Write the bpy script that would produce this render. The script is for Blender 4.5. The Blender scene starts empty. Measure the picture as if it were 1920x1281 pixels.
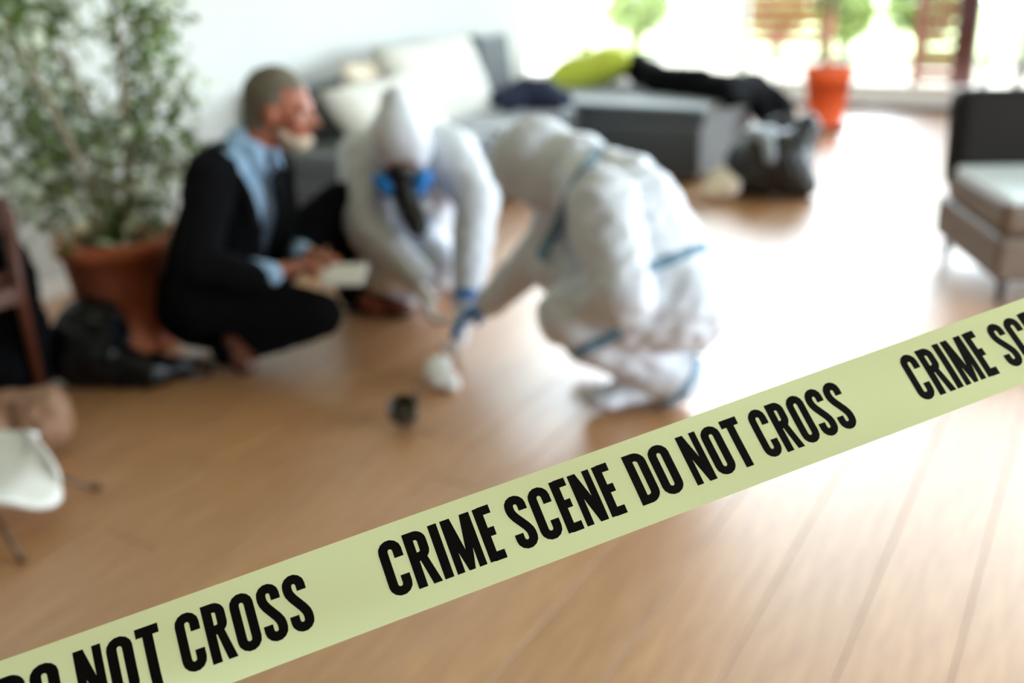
import bpy, bmesh, math, random
from mathutils import Vector, Matrix, noise
from mathutils.bvhtree import BVHTree
random.seed(7)
S = bpy.context.scene
COL = S.collection
PI = math.pi

# ------------------------------------------------------------------ camera
F = 1867.0; CH = 1.3
YAW = math.radians(31.3); PIT = math.radians(21.3); ROLL = math.radians(2.0)
FH = Vector((-math.sin(YAW), math.cos(YAW), 0)); UP = Vector((0, 0, 1)); RT = FH.cross(UP)
FW = FH*math.cos(PIT) - UP*math.sin(PIT); CU = RT.cross(FW)
R2 = RT*math.cos(ROLL) - CU*math.sin(ROLL); U2 = CU*math.cos(ROLL) + RT*math.sin(ROLL)
CAM = Vector((0, 0, CH))
def at(x, y, d):
    return CAM + (FW + R2*((x-960)/F) - U2*((y-640.5)/F))*d
def atz(x, y, z):
    d = FW + R2*((x-960)/F) - U2*((y-640.5)/F)
    return CAM + d*((z-CH)/d.z)
cd = bpy.data.cameras.new('camera'); cam = bpy.data.objects.new('camera', cd); COL.objects.link(cam)
cd.sensor_width = 36; cd.lens = 36*F/1920; cd.clip_start = .05; cd.clip_end = 200
m = Matrix((R2, U2, -FW)).transposed().to_4x4(); m.translation = CAM
cam.matrix_world = m
cd.dof.use_dof = True; cd.dof.focus_distance = .81; cd.dof.aperture_fstop = 2.35; cd.dof.aperture_blades = 0
S.camera = cam

# ------------------------------------------------------------------ sky and light
w = bpy.data.worlds.new('sky'); S.world = w; w.use_nodes = True
nt = w.node_tree; bg = nt.nodes['Background']
tc = nt.nodes.new('ShaderNodeTexCoord'); sep = nt.nodes.new('ShaderNodeSeparateXYZ')
rp = nt.nodes.new('ShaderNodeValToRGB')
rp.color_ramp.elements[0].position = .0; rp.color_ramp.elements[0].color = (.86, .93, 1, 1)
rp.color_ramp.elements[1].position = .6; rp.color_ramp.elements[1].color = (.74, .87, 1, 1)
nt.links.new(tc.outputs['Generated'], sep.inputs[0]); nt.links.new(sep.outputs['Z'], rp.inputs[0])
nt.links.new(rp.outputs[0], bg.inputs['Color']); bg.inputs['Strength'].default_value = 13.0
def area(name, loc, rot, sx, sy, power=1, portal=False, col=(1, 1, 1)):
    l = bpy.data.lights.new(name, 'AREA'); l.shape = 'RECTANGLE'; l.size = sx; l.size_y = sy; l.energy = power; l.color = col
    o = bpy.data.objects.new(name, l); COL.objects.link(o); o.location = loc; o.rotation_euler = rot
    if portal: l.cycles.is_portal = True
    return o
WY = 8.7; XL = -3.75; XR = 3.2; YB = -2.6; CZ = 3.6
area('window_portal', (-1.0, WY+.2, 1.75), (-PI/2, 0, 0), 8.4, 3.3, portal=True)
area('window_portal_right', (XR+.06, 3.6, 1.2), (0, PI/2, 0), 2.3, 5.0, portal=True)
S.view_settings.view_transform = 'Standard'; S.view_settings.look = 'None'; S.view_settings.gamma = 1
S.view_settings.use_curve_mapping = False
S.view_settings.exposure = 0.30
S.cycles.max_bounces = 10; S.cycles.diffuse_bounces = 6; S.cycles.transparent_max_bounces = 12
S.cycles.caustics_reflective = False; S.cycles.caustics_refractive = False

# ------------------------------------------------------------------ materials
def srgb(r, g, b):
    f = lambda c: (c/255/12.92) if c/255 <= .04045 else ((c/255+.055)/1.055)**2.4
    return (f(r), f(g), f(b), 1)
def mat(name, col, rough=.6, var=.06, scale=8, metal=0, coat=0, bump=0, bscale=40, spec=.5, trans=0, sheen=0, stretch=None, col2=None, sss=0, objvar=0):
    m = bpy.data.materials.new(name); m.use_nodes = True
    n = m.node_tree.nodes; L = m.node_tree.links; p = n['Principled BSDF']
    tcn = n.new('ShaderNodeTexCoord'); mp = n.new('ShaderNodeMapping'); L.new(tcn.outputs['Object'], mp.inputs[0])
    if stretch: mp.inputs['Scale'].default_value = stretch
    nz = n.new('ShaderNodeTexNoise'); nz.inputs['Scale'].default_value = scale; nz.inputs['Detail'].default_value = 4
    L.new(mp.outputs[0], nz.inputs['Vector'])
    r = n.new('ShaderNodeValToRGB'); L.new(nz.outputs['Fac'], r.inputs[0])
    r.color_ramp.elements[0].position = .3; r.color_ramp.elements[1].position = .7
    c2 = col2 or tuple(min(1, c*(1+var)) for c in col[:3])+(1,)
    c1 = col if col2 else tuple(c*(1-var) for c in col[:3])+(1,)
    r.color_ramp.elements[0].color = c1; r.color_ramp.elements[1].color = c2
    out = r.outputs[0]
    if objvar:
        oi = n.new('ShaderNodeObjectInfo'); hs = n.new('ShaderNodeHueSaturation')
        mr = n.new('ShaderNodeMapRange'); mr.inputs['To Min'].default_value = 1-objvar; mr.inputs['To Max'].default_value = 1+objvar
        L.new(oi.outputs['Random'], mr.inputs['Value']); L.new(mr.outputs[0], hs.inputs['Value']); L.new(out, hs.inputs['Color']); out = hs.outputs[0]
    L.new(out, p.inputs['Base Color'])
    p.inputs['Roughness'].default_value = rough; p.inputs['Metallic'].default_value = metal
    p.inputs['Coat Weight'].default_value = coat; p.inputs['Coat Roughness'].default_value = .38 if name == 'oiled_oak' else .2; p.inputs['Coat IOR'].default_value = 1.62 if name == 'oiled_oak' else 1.5
    p.inputs['Specular IOR Level'].default_value = spec
    p.inputs['Transmission Weight'].default_value = trans; p.inputs['Sheen Weight'].default_value = sheen
    if sss: p.inputs['Subsurface Weight'].default_value = sss; p.inputs['Subsurface Scale'].default_value = .01
    if bump:
        b = n.new('ShaderNodeBump'); b.inputs['Strength'].default_value = bump; b.inputs['Distance'].default_value = .01
        nb = n.new('ShaderNodeTexNoise'); nb.inputs['Scale'].default_value = bscale; L.new(mp.outputs[0], nb.inputs['Vector'])
        L.new(nb.outputs['Fac'], b.inputs['Height']); L.new(b.outputs[0], p.inputs['Normal'])
    return m
def glass(name, rough=0.0):
    m = bpy.data.materials.new(name); m.use_nodes = True
    n = m.node_tree.nodes; L = m.node_tree.links; n.clear()
    o = n.new('ShaderNodeOutputMaterial'); mx = n.new('ShaderNodeMixShader'); t = n.new('ShaderNodeBsdfTransparent'); g = n.new('ShaderNodeBsdfGlossy')
    g.inputs['Roughness'].default_value = rough; t.inputs['Color'].default_value = (.96, .98, .97, 1)
    fr = n.new('ShaderNodeFresnel'); fr.inputs['IOR'].default_value = 1.3
    L.new(fr.outputs[0], mx.inputs[0]); L.new(t.outputs[0], mx.inputs[1]); L.new(g.outputs[0], mx.inputs[2]); L.new(mx.outputs[0], o.inputs[0])
    return m
M = {
 'wall': mat('white_plaster', srgb(212, 215, 215), .85, .01, 3, bump=.05, bscale=60),
 'wallg': mat('warm_grey_plaster', srgb(120, 114, 108), .85, .01, 3),
 'ceil': mat('ceiling_white', srgb(242, 242, 240), .9, .01, 3),
 'trimw': mat('white_lacquer', srgb(240, 240, 238), .35, .01),
 'oak': mat('oiled_oak', srgb(172, 122, 80), .42, 0, 7, coat=1.0, bump=.03, bscale=30, stretch=(7, .8, 1), col2=srgb(194, 146, 102), objvar=.05),
 'sub': mat('dark_joint', srgb(140, 96, 64), .8),
 'wood_red': mat('red_brown_timber', srgb(70, 22, 10), .5, .15, 20, stretch=(6, 6, .7)),
 'wood_slat': mat('weathered_slat', srgb(140, 78, 58), .7, .1, 10),
 'sofa': mat('blue_grey_wool', srgb(54, 62, 70), .6, .08, 60, sheen=.55, bump=.2, bscale=300),
 'beige': mat('beige_linen', srgb(204, 203, 197), .9, .05, 20, bump=.15, bscale=200, sheen=.2),
 'green': mat('lime_fabric', srgb(196, 206, 66), .85, .08, 20, sheen=.2),
 'coat': mat('black_cloth', srgb(9, 10, 13), .9, .1, 20, spec=.12),
 'navy': mat('navy_cloth', srgb(30, 38, 62), .85, .15, 20),
 'terra': mat('terracotta', srgb(190, 96, 64), .75, .1, 9, col2=srgb(216, 134, 100), bump=.1),
 'terra2': mat('orange_terracotta', srgb(226, 92, 40), .7, .08, 9),
 'dark': mat('dark_saucer', srgb(40, 34, 32), .5),
 'soil': mat('potting_soil', srgb(96, 84, 70), .95, .3, 40, bump=.5),
 'bark': mat('pale_bark', srgb(150, 140, 118), .8, .2, 20, bump=.3),
 'leafg': mat('green_leaf', srgb(66, 90, 30), .45, 0, 9, col2=srgb(118, 142, 70), objvar=.25),
 'leafw': mat('variegated_leaf', srgb(190, 204, 168), .45, 0, 14, col2=srgb(244, 247, 238), objvar=.1),
 'leafl': mat('lime_leaf', srgb(70, 104, 20), .5, 0, 9, col2=srgb(110, 144, 40), objvar=.15),
 'suit': mat('black_suit_wool', srgb(9, 9, 12), .95, .1, 40, spec=.12),
 'shirt': mat('light_blue_cotton', srgb(150, 184, 218), .8, .04, 30),
 'tie': mat('slate_silk', srgb(66, 78, 96), .5, .1, 60),
 'skin': mat('skin', srgb(206, 138, 108), .5, .06, 12, sss=.1),
 'ruddy': mat('ruddy_skin', srgb(158, 94, 72), .55, .06, 12),
 'hair': mat('greying_hair', srgb(104, 96, 82), .8, .2, 60, stretch=(1, 1, 4)),
 'beard': mat('white_stubble', srgb(196, 180, 160), .85, .1, 60),
 'eye': mat('eye_white', srgb(225, 222, 215), .2, 0), 'iris': mat('iris', srgb(60, 70, 80), .2),
 'brownshoe': mat('brown_leather', srgb(92, 44, 24), .3, .15, 12, coat=.4),
 'sole': mat('dark_sole', srgb(40, 28, 22), .6),
 'paper': mat('white_paper', srgb(240, 240, 240), .7, .01),
 'tyvek': mat('white_coverall_fabric', srgb(203, 207, 217), .6, .02, 6, bump=.15, bscale=25),
 'seam': mat('blue_grey_seam_tape', srgb(92, 124, 146), .5, .05),
 'seamb': mat('pale_blue_seam_tape', srgb(160, 195, 222), .5, .05),
 'nitrile': mat('blue_nitrile', srgb(0, 108, 184), .4, .08),
 'latex': mat('white_latex', srgb(240, 244, 250), .45, .02),
 'rubber': mat('black_rubber', srgb(16, 16, 18), .4, .1), 'filter': mat('blue_filter', srgb(0, 122, 206), .4, .06),
 'valve': mat('pale_plastic', srgb(206, 218, 228), .4, .03),
 'leather': mat('dark_brown_leather', srgb(24, 18, 15), .75, .12, 10, spec=.2, bump=.15, bscale=60),
 'leather2': mat('taupe_leather', srgb(98, 80, 66), .5, .1, 10, bump=.15, bscale=60),
 'leatherglare': mat('seat_window_glare', srgb(216, 226, 234), .5, .05, 10),  # window reflection on the leather seat, painted in as a pale colour
 'chairwood': mat('dark_walnut', srgb(84, 40, 22), .45, .15, 20, stretch=(6, 6, .7)),
 'black': mat('black_metal', srgb(24, 22, 22), .4, .1), 'bronze': mat('dark_bronze_metal', srgb(96, 72, 54), .4, .1, metal=.3),
 'bag': mat('glossy_black_plastic', srgb(5, 6, 8), .28, .2, 10, spec=.28, bump=.1, bscale=14),
 'bag2': mat('black_grained_leather', srgb(12, 12, 14), .45, .2, 10, coat=.2),
 'grey': mat('silver_cloth', srgb(150, 160, 170), .35, .1, 10),
 'shell': mat('white_moulded_plastic', srgb(226, 226, 222), .4, .02),
 'tan': mat('tan_leather', srgb(148, 112, 88), .55, .1, 8), 'cream': mat('cream_canvas', srgb(226, 214, 196), .7, .05),
 'tape': mat('yellow_barrier_film', srgb(232, 248, 192), .38, .02, 5, coat=.25, col2=srgb(236, 249, 199)),
 'ink': mat('black_print', srgb(8, 5, 4), .6, .1, spec=.15),
 'patio': mat('pale_paving', srgb(140, 128, 108), .8, .03, 4), 'joint': mat('paving_joint', srgb(110, 102, 90), .9),
 'hedge': mat('garden_leaf', srgb(118, 136, 62), .6, 0, 6, col2=srgb(158, 172, 100), objvar=.15),
 'metalcup': mat('pewter', srgb(84, 78, 72), .35, .2, 14, metal=.6), 'cupin': mat('pewter_inside', srgb(170, 164, 152), .4, .1),
 'fence': mat('painted_grey_board', srgb(108, 100, 96), .7, .02),
 'glass': glass('window_glass'),
}

_m = M['tape'].node_tree; _p = _m.nodes['Principled BSDF']; _t = _m.nodes.new('ShaderNodeBsdfTranslucent'); _x = _m.nodes.new('ShaderNodeMixShader'); _x.inputs[0].default_value = .68
_t.inputs['Color'].default_value = srgb(236, 253, 202); _m.links.new(_p.outputs[0], _x.inputs[1]); _m.links.new(_t.outputs[0], _x.inputs[2]); _m.links.new(_x.outputs[0], _m.nodes['Material Output'].inputs['Surface'])
# ------------------------------------------------------------------ helpers
def tag(o, label=None, cat=None, group=None, kind=None):
    if label: o['label'] = label
    if cat: o['category'] = cat
    if group: o['group'] = group
    if kind: o['kind'] = kind
    return o
def link(name, me, mt, parent=None, smooth=True):
    o = bpy.data.objects.new(name, me); COL.objects.link(o)
    if mt and not me.materials: me.materials.append(mt)
    if smooth and me.polygons: me.polygons.foreach_set('use_smooth', [True]*len(me.polygons))
    if parent:
        o.parent = parent; o.matrix_parent_inverse = Matrix.Translation(parent.location).inverted() if not parent.parent else Matrix.Translation(parent.location+parent.parent.location).inverted()
    return o
def obj(name, bm, mt, parent=None, smooth=True, origin=None):
    # recentre the mesh on its own origin so that things sit where they stand
    if bm.verts:
        if origin is None:
            c = Vector(); 
            for v in bm.verts: c += v.co
            c /= len(bm.verts)
            if not parent: c.z = min(v.co.z for v in bm.verts)
        else: c = Vector(origin)
        for v in bm.verts: v.co -= c
    else: c = Vector()
    me = bpy.data.meshes.new(name); bm.to_mesh(me); bm.free()
    o = bpy.data.objects.new(name, me); COL.objects.link(o); me.materials.append(mt)
    if smooth: me.polygons.foreach_set('use_smooth', [True]*len(me.polygons)); 
    if parent:
        o.parent = parent; wl = parent['_w'] if '_w' in parent else None
        o.location = c - Vector(wl) if wl is not None else c
    else: o.location = c
    o['_w'] = list(c)
    return o
def thing(name, loc, label, cat, group=None):
    o = bpy.data.objects.new(name, None); COL.objects.link(o); o.location = loc; o.empty_display_size = .1
    o['_w'] = list(loc)
    return tag(o, label, cat, group)
def box(bm, c, s, rz=0, bev=0, mtx=None, seg=2):
    r = bmesh.ops.create_cube(bm, size=1)
    vs = r['verts']
    for v in vs: v.co = Vector((v.co.x*s[0], v.co.y*s[1], v.co.z*s[2]))
    if bev:
        es = list({e for v in vs for e in v.link_edges})
        g = bmesh.ops.bevel(bm, geom=es, offset=bev, segments=seg, affect='EDGES', profile=.5)
        vs = list({v for v in g['verts']} | {v for v in vs if v.is_valid})
    T = Matrix.Translation(c) @ (mtx if mtx else Matrix.Rotation(rz, 4, 'Z'))
    for v in vs: v.co = T @ v.co
    return vs
def BX(name, c, s, mt, parent=None, rz=0, bev=0, mtx=None, seg=2):
    bm = bmesh.new(); box(bm, Vector(c), s, rz, bev, mtx, seg)
    return obj(name, bm, mt, parent, smooth=False)
def tube(bm, pts, rad, seg=8, caps=True):
    pts = [Vector(p) for p in pts]; rings = []
    if not hasattr(rad, '__len__'): rad = [rad]*len(pts)
    up0 = None
    for i, p in enumerate(pts):
        t = (pts[min(i+1, len(pts)-1)]-pts[max(i-1, 0)]).normalized()
        if up0 is None: up0 = t.orthogonal().normalized()
        a = (up0 - t*up0.dot(t)).normalized(); up0 = a; b = t.cross(a)
        rings.append([bm.verts.new(p+(a*math.cos(2*PI*k/seg)+b*math.sin(2*PI*k/seg))*rad[i]) for k in range(seg)])
    for i in range(len(rings)-1):
        for k in range(seg): bm.faces.new((rings[i][k], rings[i][(k+1) % seg], rings[i+1][(k+1) % seg], rings[i+1][k]))
    if caps: bm.faces.new(rings[0][::-1]); bm.faces.new(rings[-1])
def lathe(bm, c, prof, seg=32, mtx=None):
    rings = []
    for r, z in prof:
        ring = [bm.verts.new((r*math.cos(2*PI*k/seg), r*math.sin(2*PI*k/seg), z)) for k in range(seg)] if r > 1e-6 else [bm.verts.new((0, 0, z))]
        rings.append(ring)
    for a, b in zip(rings, rings[1:]):
        for k in range(seg):
            k2 = (k+1) % seg
            if len(a) == 1 and len(b) > 1: bm.faces.new((a[0], b[k2], b[k]))
            elif len(b) == 1 and len(a) > 1: bm.faces.new((a[k], a[k2], b[0]))
            elif len(a) > 1: bm.faces.new((a[k], a[k2], b[k2], b[k]))
    T = Matrix.Translation(c) @ (mtx or Matrix())
    for r in rings:
        for v in r: v.co = T @ v.co
def basis(z, x=None):
    z = Vector(z).normalized(); x = Vector(x) if x is not None else z.orthogonal()
    x = (x - z*x.dot(z)).normalized(); y = z.cross(x)
    return Matrix((x, y, z)).transposed().to_4x4()
# soft solids: tapered capsules and ellipsoids, fused to ONE continuous skin by a voxel remesh
def cap(bm, a, ra, b, rb, seg=14):
    a = Vector(a); b = Vector(b); d = (b-a); L = d.length
    if L < 1e-5: d = Vector((0, 0, 1))
    T = basis(d); pr = []
    for i in range(5): t = -PI/2 + i*PI/8; pr.append((ra*math.cos(t), ra*math.sin(t)))
    for i in range(5): t = i*PI/8; pr.append((rb*math.cos(t), L + rb*math.sin(t)))
    pr[0] = (0, -ra); pr[-1] = (0, L+rb)
    lathe(bm, a, pr, seg, T)
def ell(bm, c, r, mtx=None, seg=20):
    pr = [(math.cos(-PI/2+i*PI/12), math.sin(-PI/2+i*PI/12)) for i in range(13)]; pr[0] = (0, -1); pr[-1] = (0, 1)
    T = (mtx or Matrix()) @ Matrix.Diagonal((r[0], r[1], r[2], 1))
    lathe(bm, Vector(c), pr, seg, T)
def fuse(prims, voxel=.014, smooth=6, wrinkle=0, wscale=9, seed=0, floor=None):
    bm = bmesh.new()
    for p in prims:
        if p[0] == 'c': cap(bm, *p[1:])
        else: ell(bm, *p[1:])
    bmesh.ops.recalc_face_normals(bm, faces=bm.faces)
    me = bpy.data.meshes.new('t'); bm.to_mesh(me); bm.free()
    o = bpy.data.objects.new('t', me); COL.objects.link(o)
    md = o.modifiers.new('r', 'REMESH'); md.mode = 'VOXEL'; md.voxel_size = voxel
    if smooth:
        ms = o.modifiers.new('s', 'SMOOTH'); ms.factor = .5; ms.iterations = smooth
    dg = bpy.context.evaluated_depsgraph_get(); dg.update()
    ev = o.evaluated_get(dg); me2 = bpy.data.meshes.new_from_object(ev)
    bpy.data.objects.remove(o); bpy.data.meshes.remove(me)
    bm = bmesh.new(); bm.from_mesh(me2); bpy.data.meshes.remove(me2)
    bm.normal_update()
    if wrinkle:
        off = Vector((seed*7.3, seed*3.1, seed))
        for v in bm.verts:
            q = v.co*wscale + off; d = noise.noise(q); q2 = Vector((q.x*2.1, q.y*2.1, q.z*3.5))
            rg = 1-abs(noise.noise(q2))*2.4
            v.co += v.normal*wrinkle*(d*.9 + rg*.55)
    if floor is not None:
        for v in bm.verts:
            if v.co.z < floor: v.co.z = floor
    bm.normal_update()
    return bm
def cut(bm, test):
    fs = [f for f in bm.faces if test(f.calc_center_median())]
    bmesh.ops.delete(bm, geom=fs, context='FACES')
def band(src, c, n, wd, maxr, off=.004):
    # tape strip lying on a garment: the slab of its surface between two planes, lifted a little
    c = Vector(c); n = Vector(n).normalized(); bm = src.copy()
    bmesh.ops.bisect_plane(bm, geom=bm.verts[:]+bm.edges[:]+bm.faces[:], plane_co=c+n*wd/2, plane_no=n, clear_outer=True)
    bmesh.ops.bisect_plane(bm, geom=bm.verts[:]+bm.edges[:]+bm.faces[:], plane_co=c-n*wd/2, plane_no=-n, clear_outer=True)
    bm.normal_update()
    bmesh.ops.delete(bm, geom=[f for f in bm.faces if (f.calc_center_median()-c).length > maxr], context='FACES')
    bmesh.ops.delete(bm, geom=[v for v in bm.verts if not v.link_faces], context='VERTS')
    bm.normal_update()
    for v in bm.verts: v.co += v.normal*off
    return bm
def solid(o, t=.004):
    md = o.modifiers.new('solid', 'SOLIDIFY'); md.thickness = t; md.offset = -1
    return o
def pillow(bm, c, sx, sy, sz, mtx, n=14, seed=0):
    grid = {}
    for side in (1, -1):
        for i in range(n+1):
            for j in range(n+1):
                u = i/n*2-1; v = j/n*2-1
                if side == -1 and (i in (0, n) or j in (0, n)): grid[(side, i, j)] = grid[(1, i, j)]; continue
                h = ((1-u**4)*(1-v**4))**.55 * sz/2
                k = 1-.07*(1-abs(u)**2)*(abs(v)**3); k2 = 1-.07*(1-abs(v)**2)*(abs(u)**3)
                p = Vector((u*sx/2*k2, v*sy/2*k, side*h)); p.z += .012*noise.noise(Vector((u*2, v*2, seed+side)))
                grid[(side, i, j)] = bm.verts.new(Vector(c) + mtx.to_3x3() @ p)
    for side in (1, -1):
        for i in range(n):
            for j in range(n):
                q = [grid[(side, i, j)], grid[(side, i+1, j)], grid[(side, i+1, j+1)], grid[(side, i, j+1)]]
                bm.faces.new(q if side == 1 else q[::-1])

# ------------------------------------------------------------------ floor
fl = BX('floor', ((XL-1.5+XR)/2, (WY+YB)/2, -.045), (XR-XL+1.6, WY-YB, .05), M['sub']); tag(fl, kind='structure')
PW = .19
k0 = int((-5.2-(-.475))/PW)
x = -.475+(k0-.0)*PW; n = 0
plank_mesh = {}
while x < XR:
    y = YB + random.choice((-1.6, -1.0, -.5, -.1)); 
    xa = max(x, -5.2); xb = min(x+PW, XR)
    if xb-xa > .03:
        y0 = 6.6 if x < XL-.15 else YB
        if x < XL-.15: y = y0
        while y < WY:
            L = random.choice((2.2, 2.4, 1.8, 2.6)); a = max(y, y0); b = min(y+L, WY)
            if b-a > .3:
                key = (round(xb-xa, 3), round(b-a, 3))
                if key not in plank_mesh:
                    bm = bmesh.new(); box(bm, Vector((0, 0, 0)), (xb-xa-.002, b-a-.002, .02), bev=.0015, seg=1)
                    me = bpy.data.meshes.new('plank'); bm.to_mesh(me); bm.free(); me.materials.append(M['oak']); plank_mesh[key] = me
                o = bpy.data.objects.new('plank', plank_mesh[key]); COL.objects.link(o); o.parent = fl
                o.location = Vector(((xa+xb)/2, (a+b)/2, -.010)) - fl.location
                n += 1
            y += L
    x += PW
# ------------------------------------------------------------------ walls, ceiling
def struct(name, c, s, mt, **k): return tag(BX(name, c, s, mt, **k), kind='structure')
struct('wall_left', (XL-.1, (YB+6.5)/2, CZ/2), (.2, 6.5-YB, CZ), M['wall'])
struct('wall_recess', ((XL-.2-5.2)/2, 6.4, CZ/2), (-(-5.2-XL+.2), .2, CZ), M['wall'])
struct('wall_far_left', (-5.3, 7.6, CZ/2), (.2, 2.6, CZ), M['wall'])
struct('wall_rear', ((XL+XR)/2, YB-.1, CZ/2), (XR-XL+.4, .2, CZ), M['wallg'])
struct('ceiling', ((-5.4+XR)/2, (WY+YB)/2, CZ+.05), (XR+5.8, WY-YB+.4, .1), M['ceil'])
wr = struct('wall_right', (XR+.1, (YB+1)/2, CZ/2), (.2, 1-YB, CZ), M['wallg'])
struct('wall_right_far', (XR+.1, (6.2+WY)/2, CZ/2), (.2, WY-6.2, CZ), M['wall'])
struct('baseboard_left', (XL+.008, (YB+6.5)/2, .04), (.016, 6.5-YB, .08), M['trimw'], bev=.003)
struct('wall_back', ((-5.2+XR)/2, WY+.1, CZ-.07), (XR+5.2, .2, .14), M['wall'])
# back window: sliding doors on a timber threshold
w1 = bpy.data.objects.new('window_1', None); COL.objects.link(w1); w1.location = (-1, WY+.1, 0); w1['_w'] = [-1, WY+.1, 0]; tag(w1, kind='structure')
BX('threshold', (-1.0, WY+.06, .012), (8.4, .12, .034), M['wood_red'], w1, bev=.004)
BX('bottom_rail', (-1.0, WY+.15, .11), (8.4, .06, .16), M['trimw'], w1, bev=.006)
BX('top_rail', (-1.0, WY+.15, 3.42), (8.4, .06, .12), M['trimw'], w1, bev=.006)
mull = [-5.15, -4.45, -2.9, -.93, .35, 1.7, 3.14]
for i, xx in enumerate(mull):
    BX('mullion', (xx, WY+.15, 1.78), (.07, .07, 3.2), M['trimw'] if i not in (1,) else M['wood_slat'], w1, bev=.006)
for a, b in zip(mull, mull[1:]):
    BX('pane', ((a+b)/2, WY+.15, 1.78), (b-a-.07, .012, 3.16), M['glass'], w1)
# right window
w2 = bpy.data.objects.new('window_2', None); COL.objects.link(w2); w2.location = (XR+.1, 3.6, 0); w2['_w'] = [XR+.1, 3.6, 0]; tag(w2, kind='structure')
BX('bottom_rail', (XR+.1, 3.6, .06), (.08, 5.2, .14), M['trimw'], w2, bev=.006); BX('top_rail', (XR+.1, 3.6, 2.98), (.2, 5.2, 1.26), M['trimw'], w2, bev=.006)
for yy in (1.03, 2.75, 4.5, 6.17): BX('mullion', (XR+.1, yy, 1.24), (.07, .07, 2.24), M['trimw'], w2, bev=.006)
for a, b in ((1.03, 2.75), (2.75, 4.5), (4.5, 6.17)): BX('pane', (XR+.1, (a+b)/2, 1.24), (.012, b-a-.07, 2.22), M['glass'], w2)

# ------------------------------------------------------------------ outdoors
pt = BX('patio', (-1, 17.5, -.14), (40, 17.2, .1), M['joint']); tag(pt, kind='structure')
me_s = None
for i in range(-9, 8):
    for j in range(4):
        if me_s is None:
            bm = bmesh.new(); box(bm, Vector((0, 0, 0)), (.89, .89, .04), bev=.006, seg=1); me_s = bpy.data.meshes.new('paving_slab'); bm.to_mesh(me_s); bm.free(); me_s.materials.append(M['patio'])
        o = bpy.data.objects.new('paving_slab', me_s); COL.objects.link(o); o.parent = pt; o.location = Vector((-1+i*.9, WY+.75+j*.9, -.075)) - pt.location
lawn = BX('lawn', (-1, 19.5, -.07), (40, 12, .04), M['hedge']); tag(lawn, kind='structure')
BX('lawn_side', (9.5, 2, -.09), (12, 16, .06), M['hedge']); tag(bpy.data.objects['lawn_side'], kind='structure')
p = thing('timber_post', (-1.14, WY+.55, -.06), 'thick red-brown timber post outside the glass, right of the orange pot', 'post')
BX('shaft', (-1.14, WY+.55, 1.4), (.17, .17, 2.7), M['wood_red'], p, bev=.01)
BX('foot_plate', (-1.14, WY+.55, -.03), (.24, .24, .05), M['black'], p, bev=.005)
BX('top_plate', (-1.14, WY+.55, 2.77), (.22, .22, .05), M['wood_red'], p, bev=.005)
def louvre(c, w, h, label, mslat, rz=0, z0=.16, n=None):
    p = thing('louvre_screen', (c[0], c[1], -.06), label, 'screen', None)
    T = Matrix.Rotation(rz, 4, 'Z')
    for s in (-1, 1):
        q = Vector((c[0], c[1], 0)) + T @ Vector((s*w/2, 0, 0))
        BX('stile', (q.x, q.y, (z0+h)/2-.06), (.07, .06, h-z0+.32), mslat, p, rz=rz, bev=.004)
    BX('rail', (c[0], c[1], z0), (w, .05, .08), mslat, p, rz=rz, bev=.004); BX('rail', (c[0], c[1], h), (w, .05, .08), mslat, p, rz=rz, bev=.004)
    zz = z0+.1
    while zz < h-.06:
        BX('slat', (c[0], c[1], zz), (w-.07, .014, .085), mslat, p, mtx=T @ Matrix.Rotation(.6, 4, 'X'), bev=.003, seg=1); zz += .105
    return p
louvre((-3.13, 10.9), .95, 1.9, 'pale pink-brown louvred screen on the patio left of the orange pot', M['wood_slat'], z0=.34)
louvre((-1.42, WY+1.0), .34, 2.1, 'narrow reddish louvred shutter close to the left of the timber post', M['wood_slat'])
louvre((-.25, WY+1.5), 1.1, 2.1, 'wide pale louvred screen right of the timber post', M['fence'])
# hedge shrubs
def leafmesh(name, L, W, mt, bend=.25):
    bm = bmesh.new(); pr = [(0, .02), (.25, .75), (.5, 1), (.78, .65), (1, 0)]; rows = []
    for t, k in pr:
        z = -bend*L*t*t; wv = W/2*k
        rows.append([bm.verts.new((-wv, t*L, z+.15*wv)), bm.verts.new((0, t*L, z)), bm.verts.new((wv, t*L, z+.15*wv))])
    for a, b in zip(rows, rows[1:]):
        for i in (0, 1): bm.faces.new((a[i], a[i+1], b[i+1], b[i]))
    me = bpy.data.meshes.new(name); bm.to_mesh(me); bm.free(); me.materials.append(mt)
    me.polygons.foreach_set('use_smooth', [True]*len(me.polygons)); return me
def scatter_leaves(pts, L, W, mt, name, parent, rnd, kind='stuff'):
    verts = []; faces = []
    for p in pts:
        l = L*rnd.uniform(.7, 1.2); wv = W*rnd.uniform(.7, 1.2)/2
        d = Vector((rnd.uniform(-1, 1), rnd.uniform(-1, 1), rnd.uniform(-.9, .5))).normalized(); s = d.orthogonal().normalized()
        s.rotate(Matrix.Rotation(rnd.uniform(0, PI), 3, d)); i = len(verts); nn = d.cross(s)
        verts += [p, p+d*l*.45+s*wv+nn*.1*l, p+d*l, p+d*l*.45-s*wv+nn*.1*l]; faces += [(i, i+1, i+2), (i, i+2, i+3)]
    me = bpy.data.meshes.new(name); me.from_pydata([v-Vector(parent['_w']) for v in verts], [], faces); me.materials.append(mt)
    o = bpy.data.objects.new(name, me); COL.objects.link(o); o.parent = parent; o['_w'] = parent['_w']; tag(o, kind=kind); return o
rnd = random.Random(3)
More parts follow.
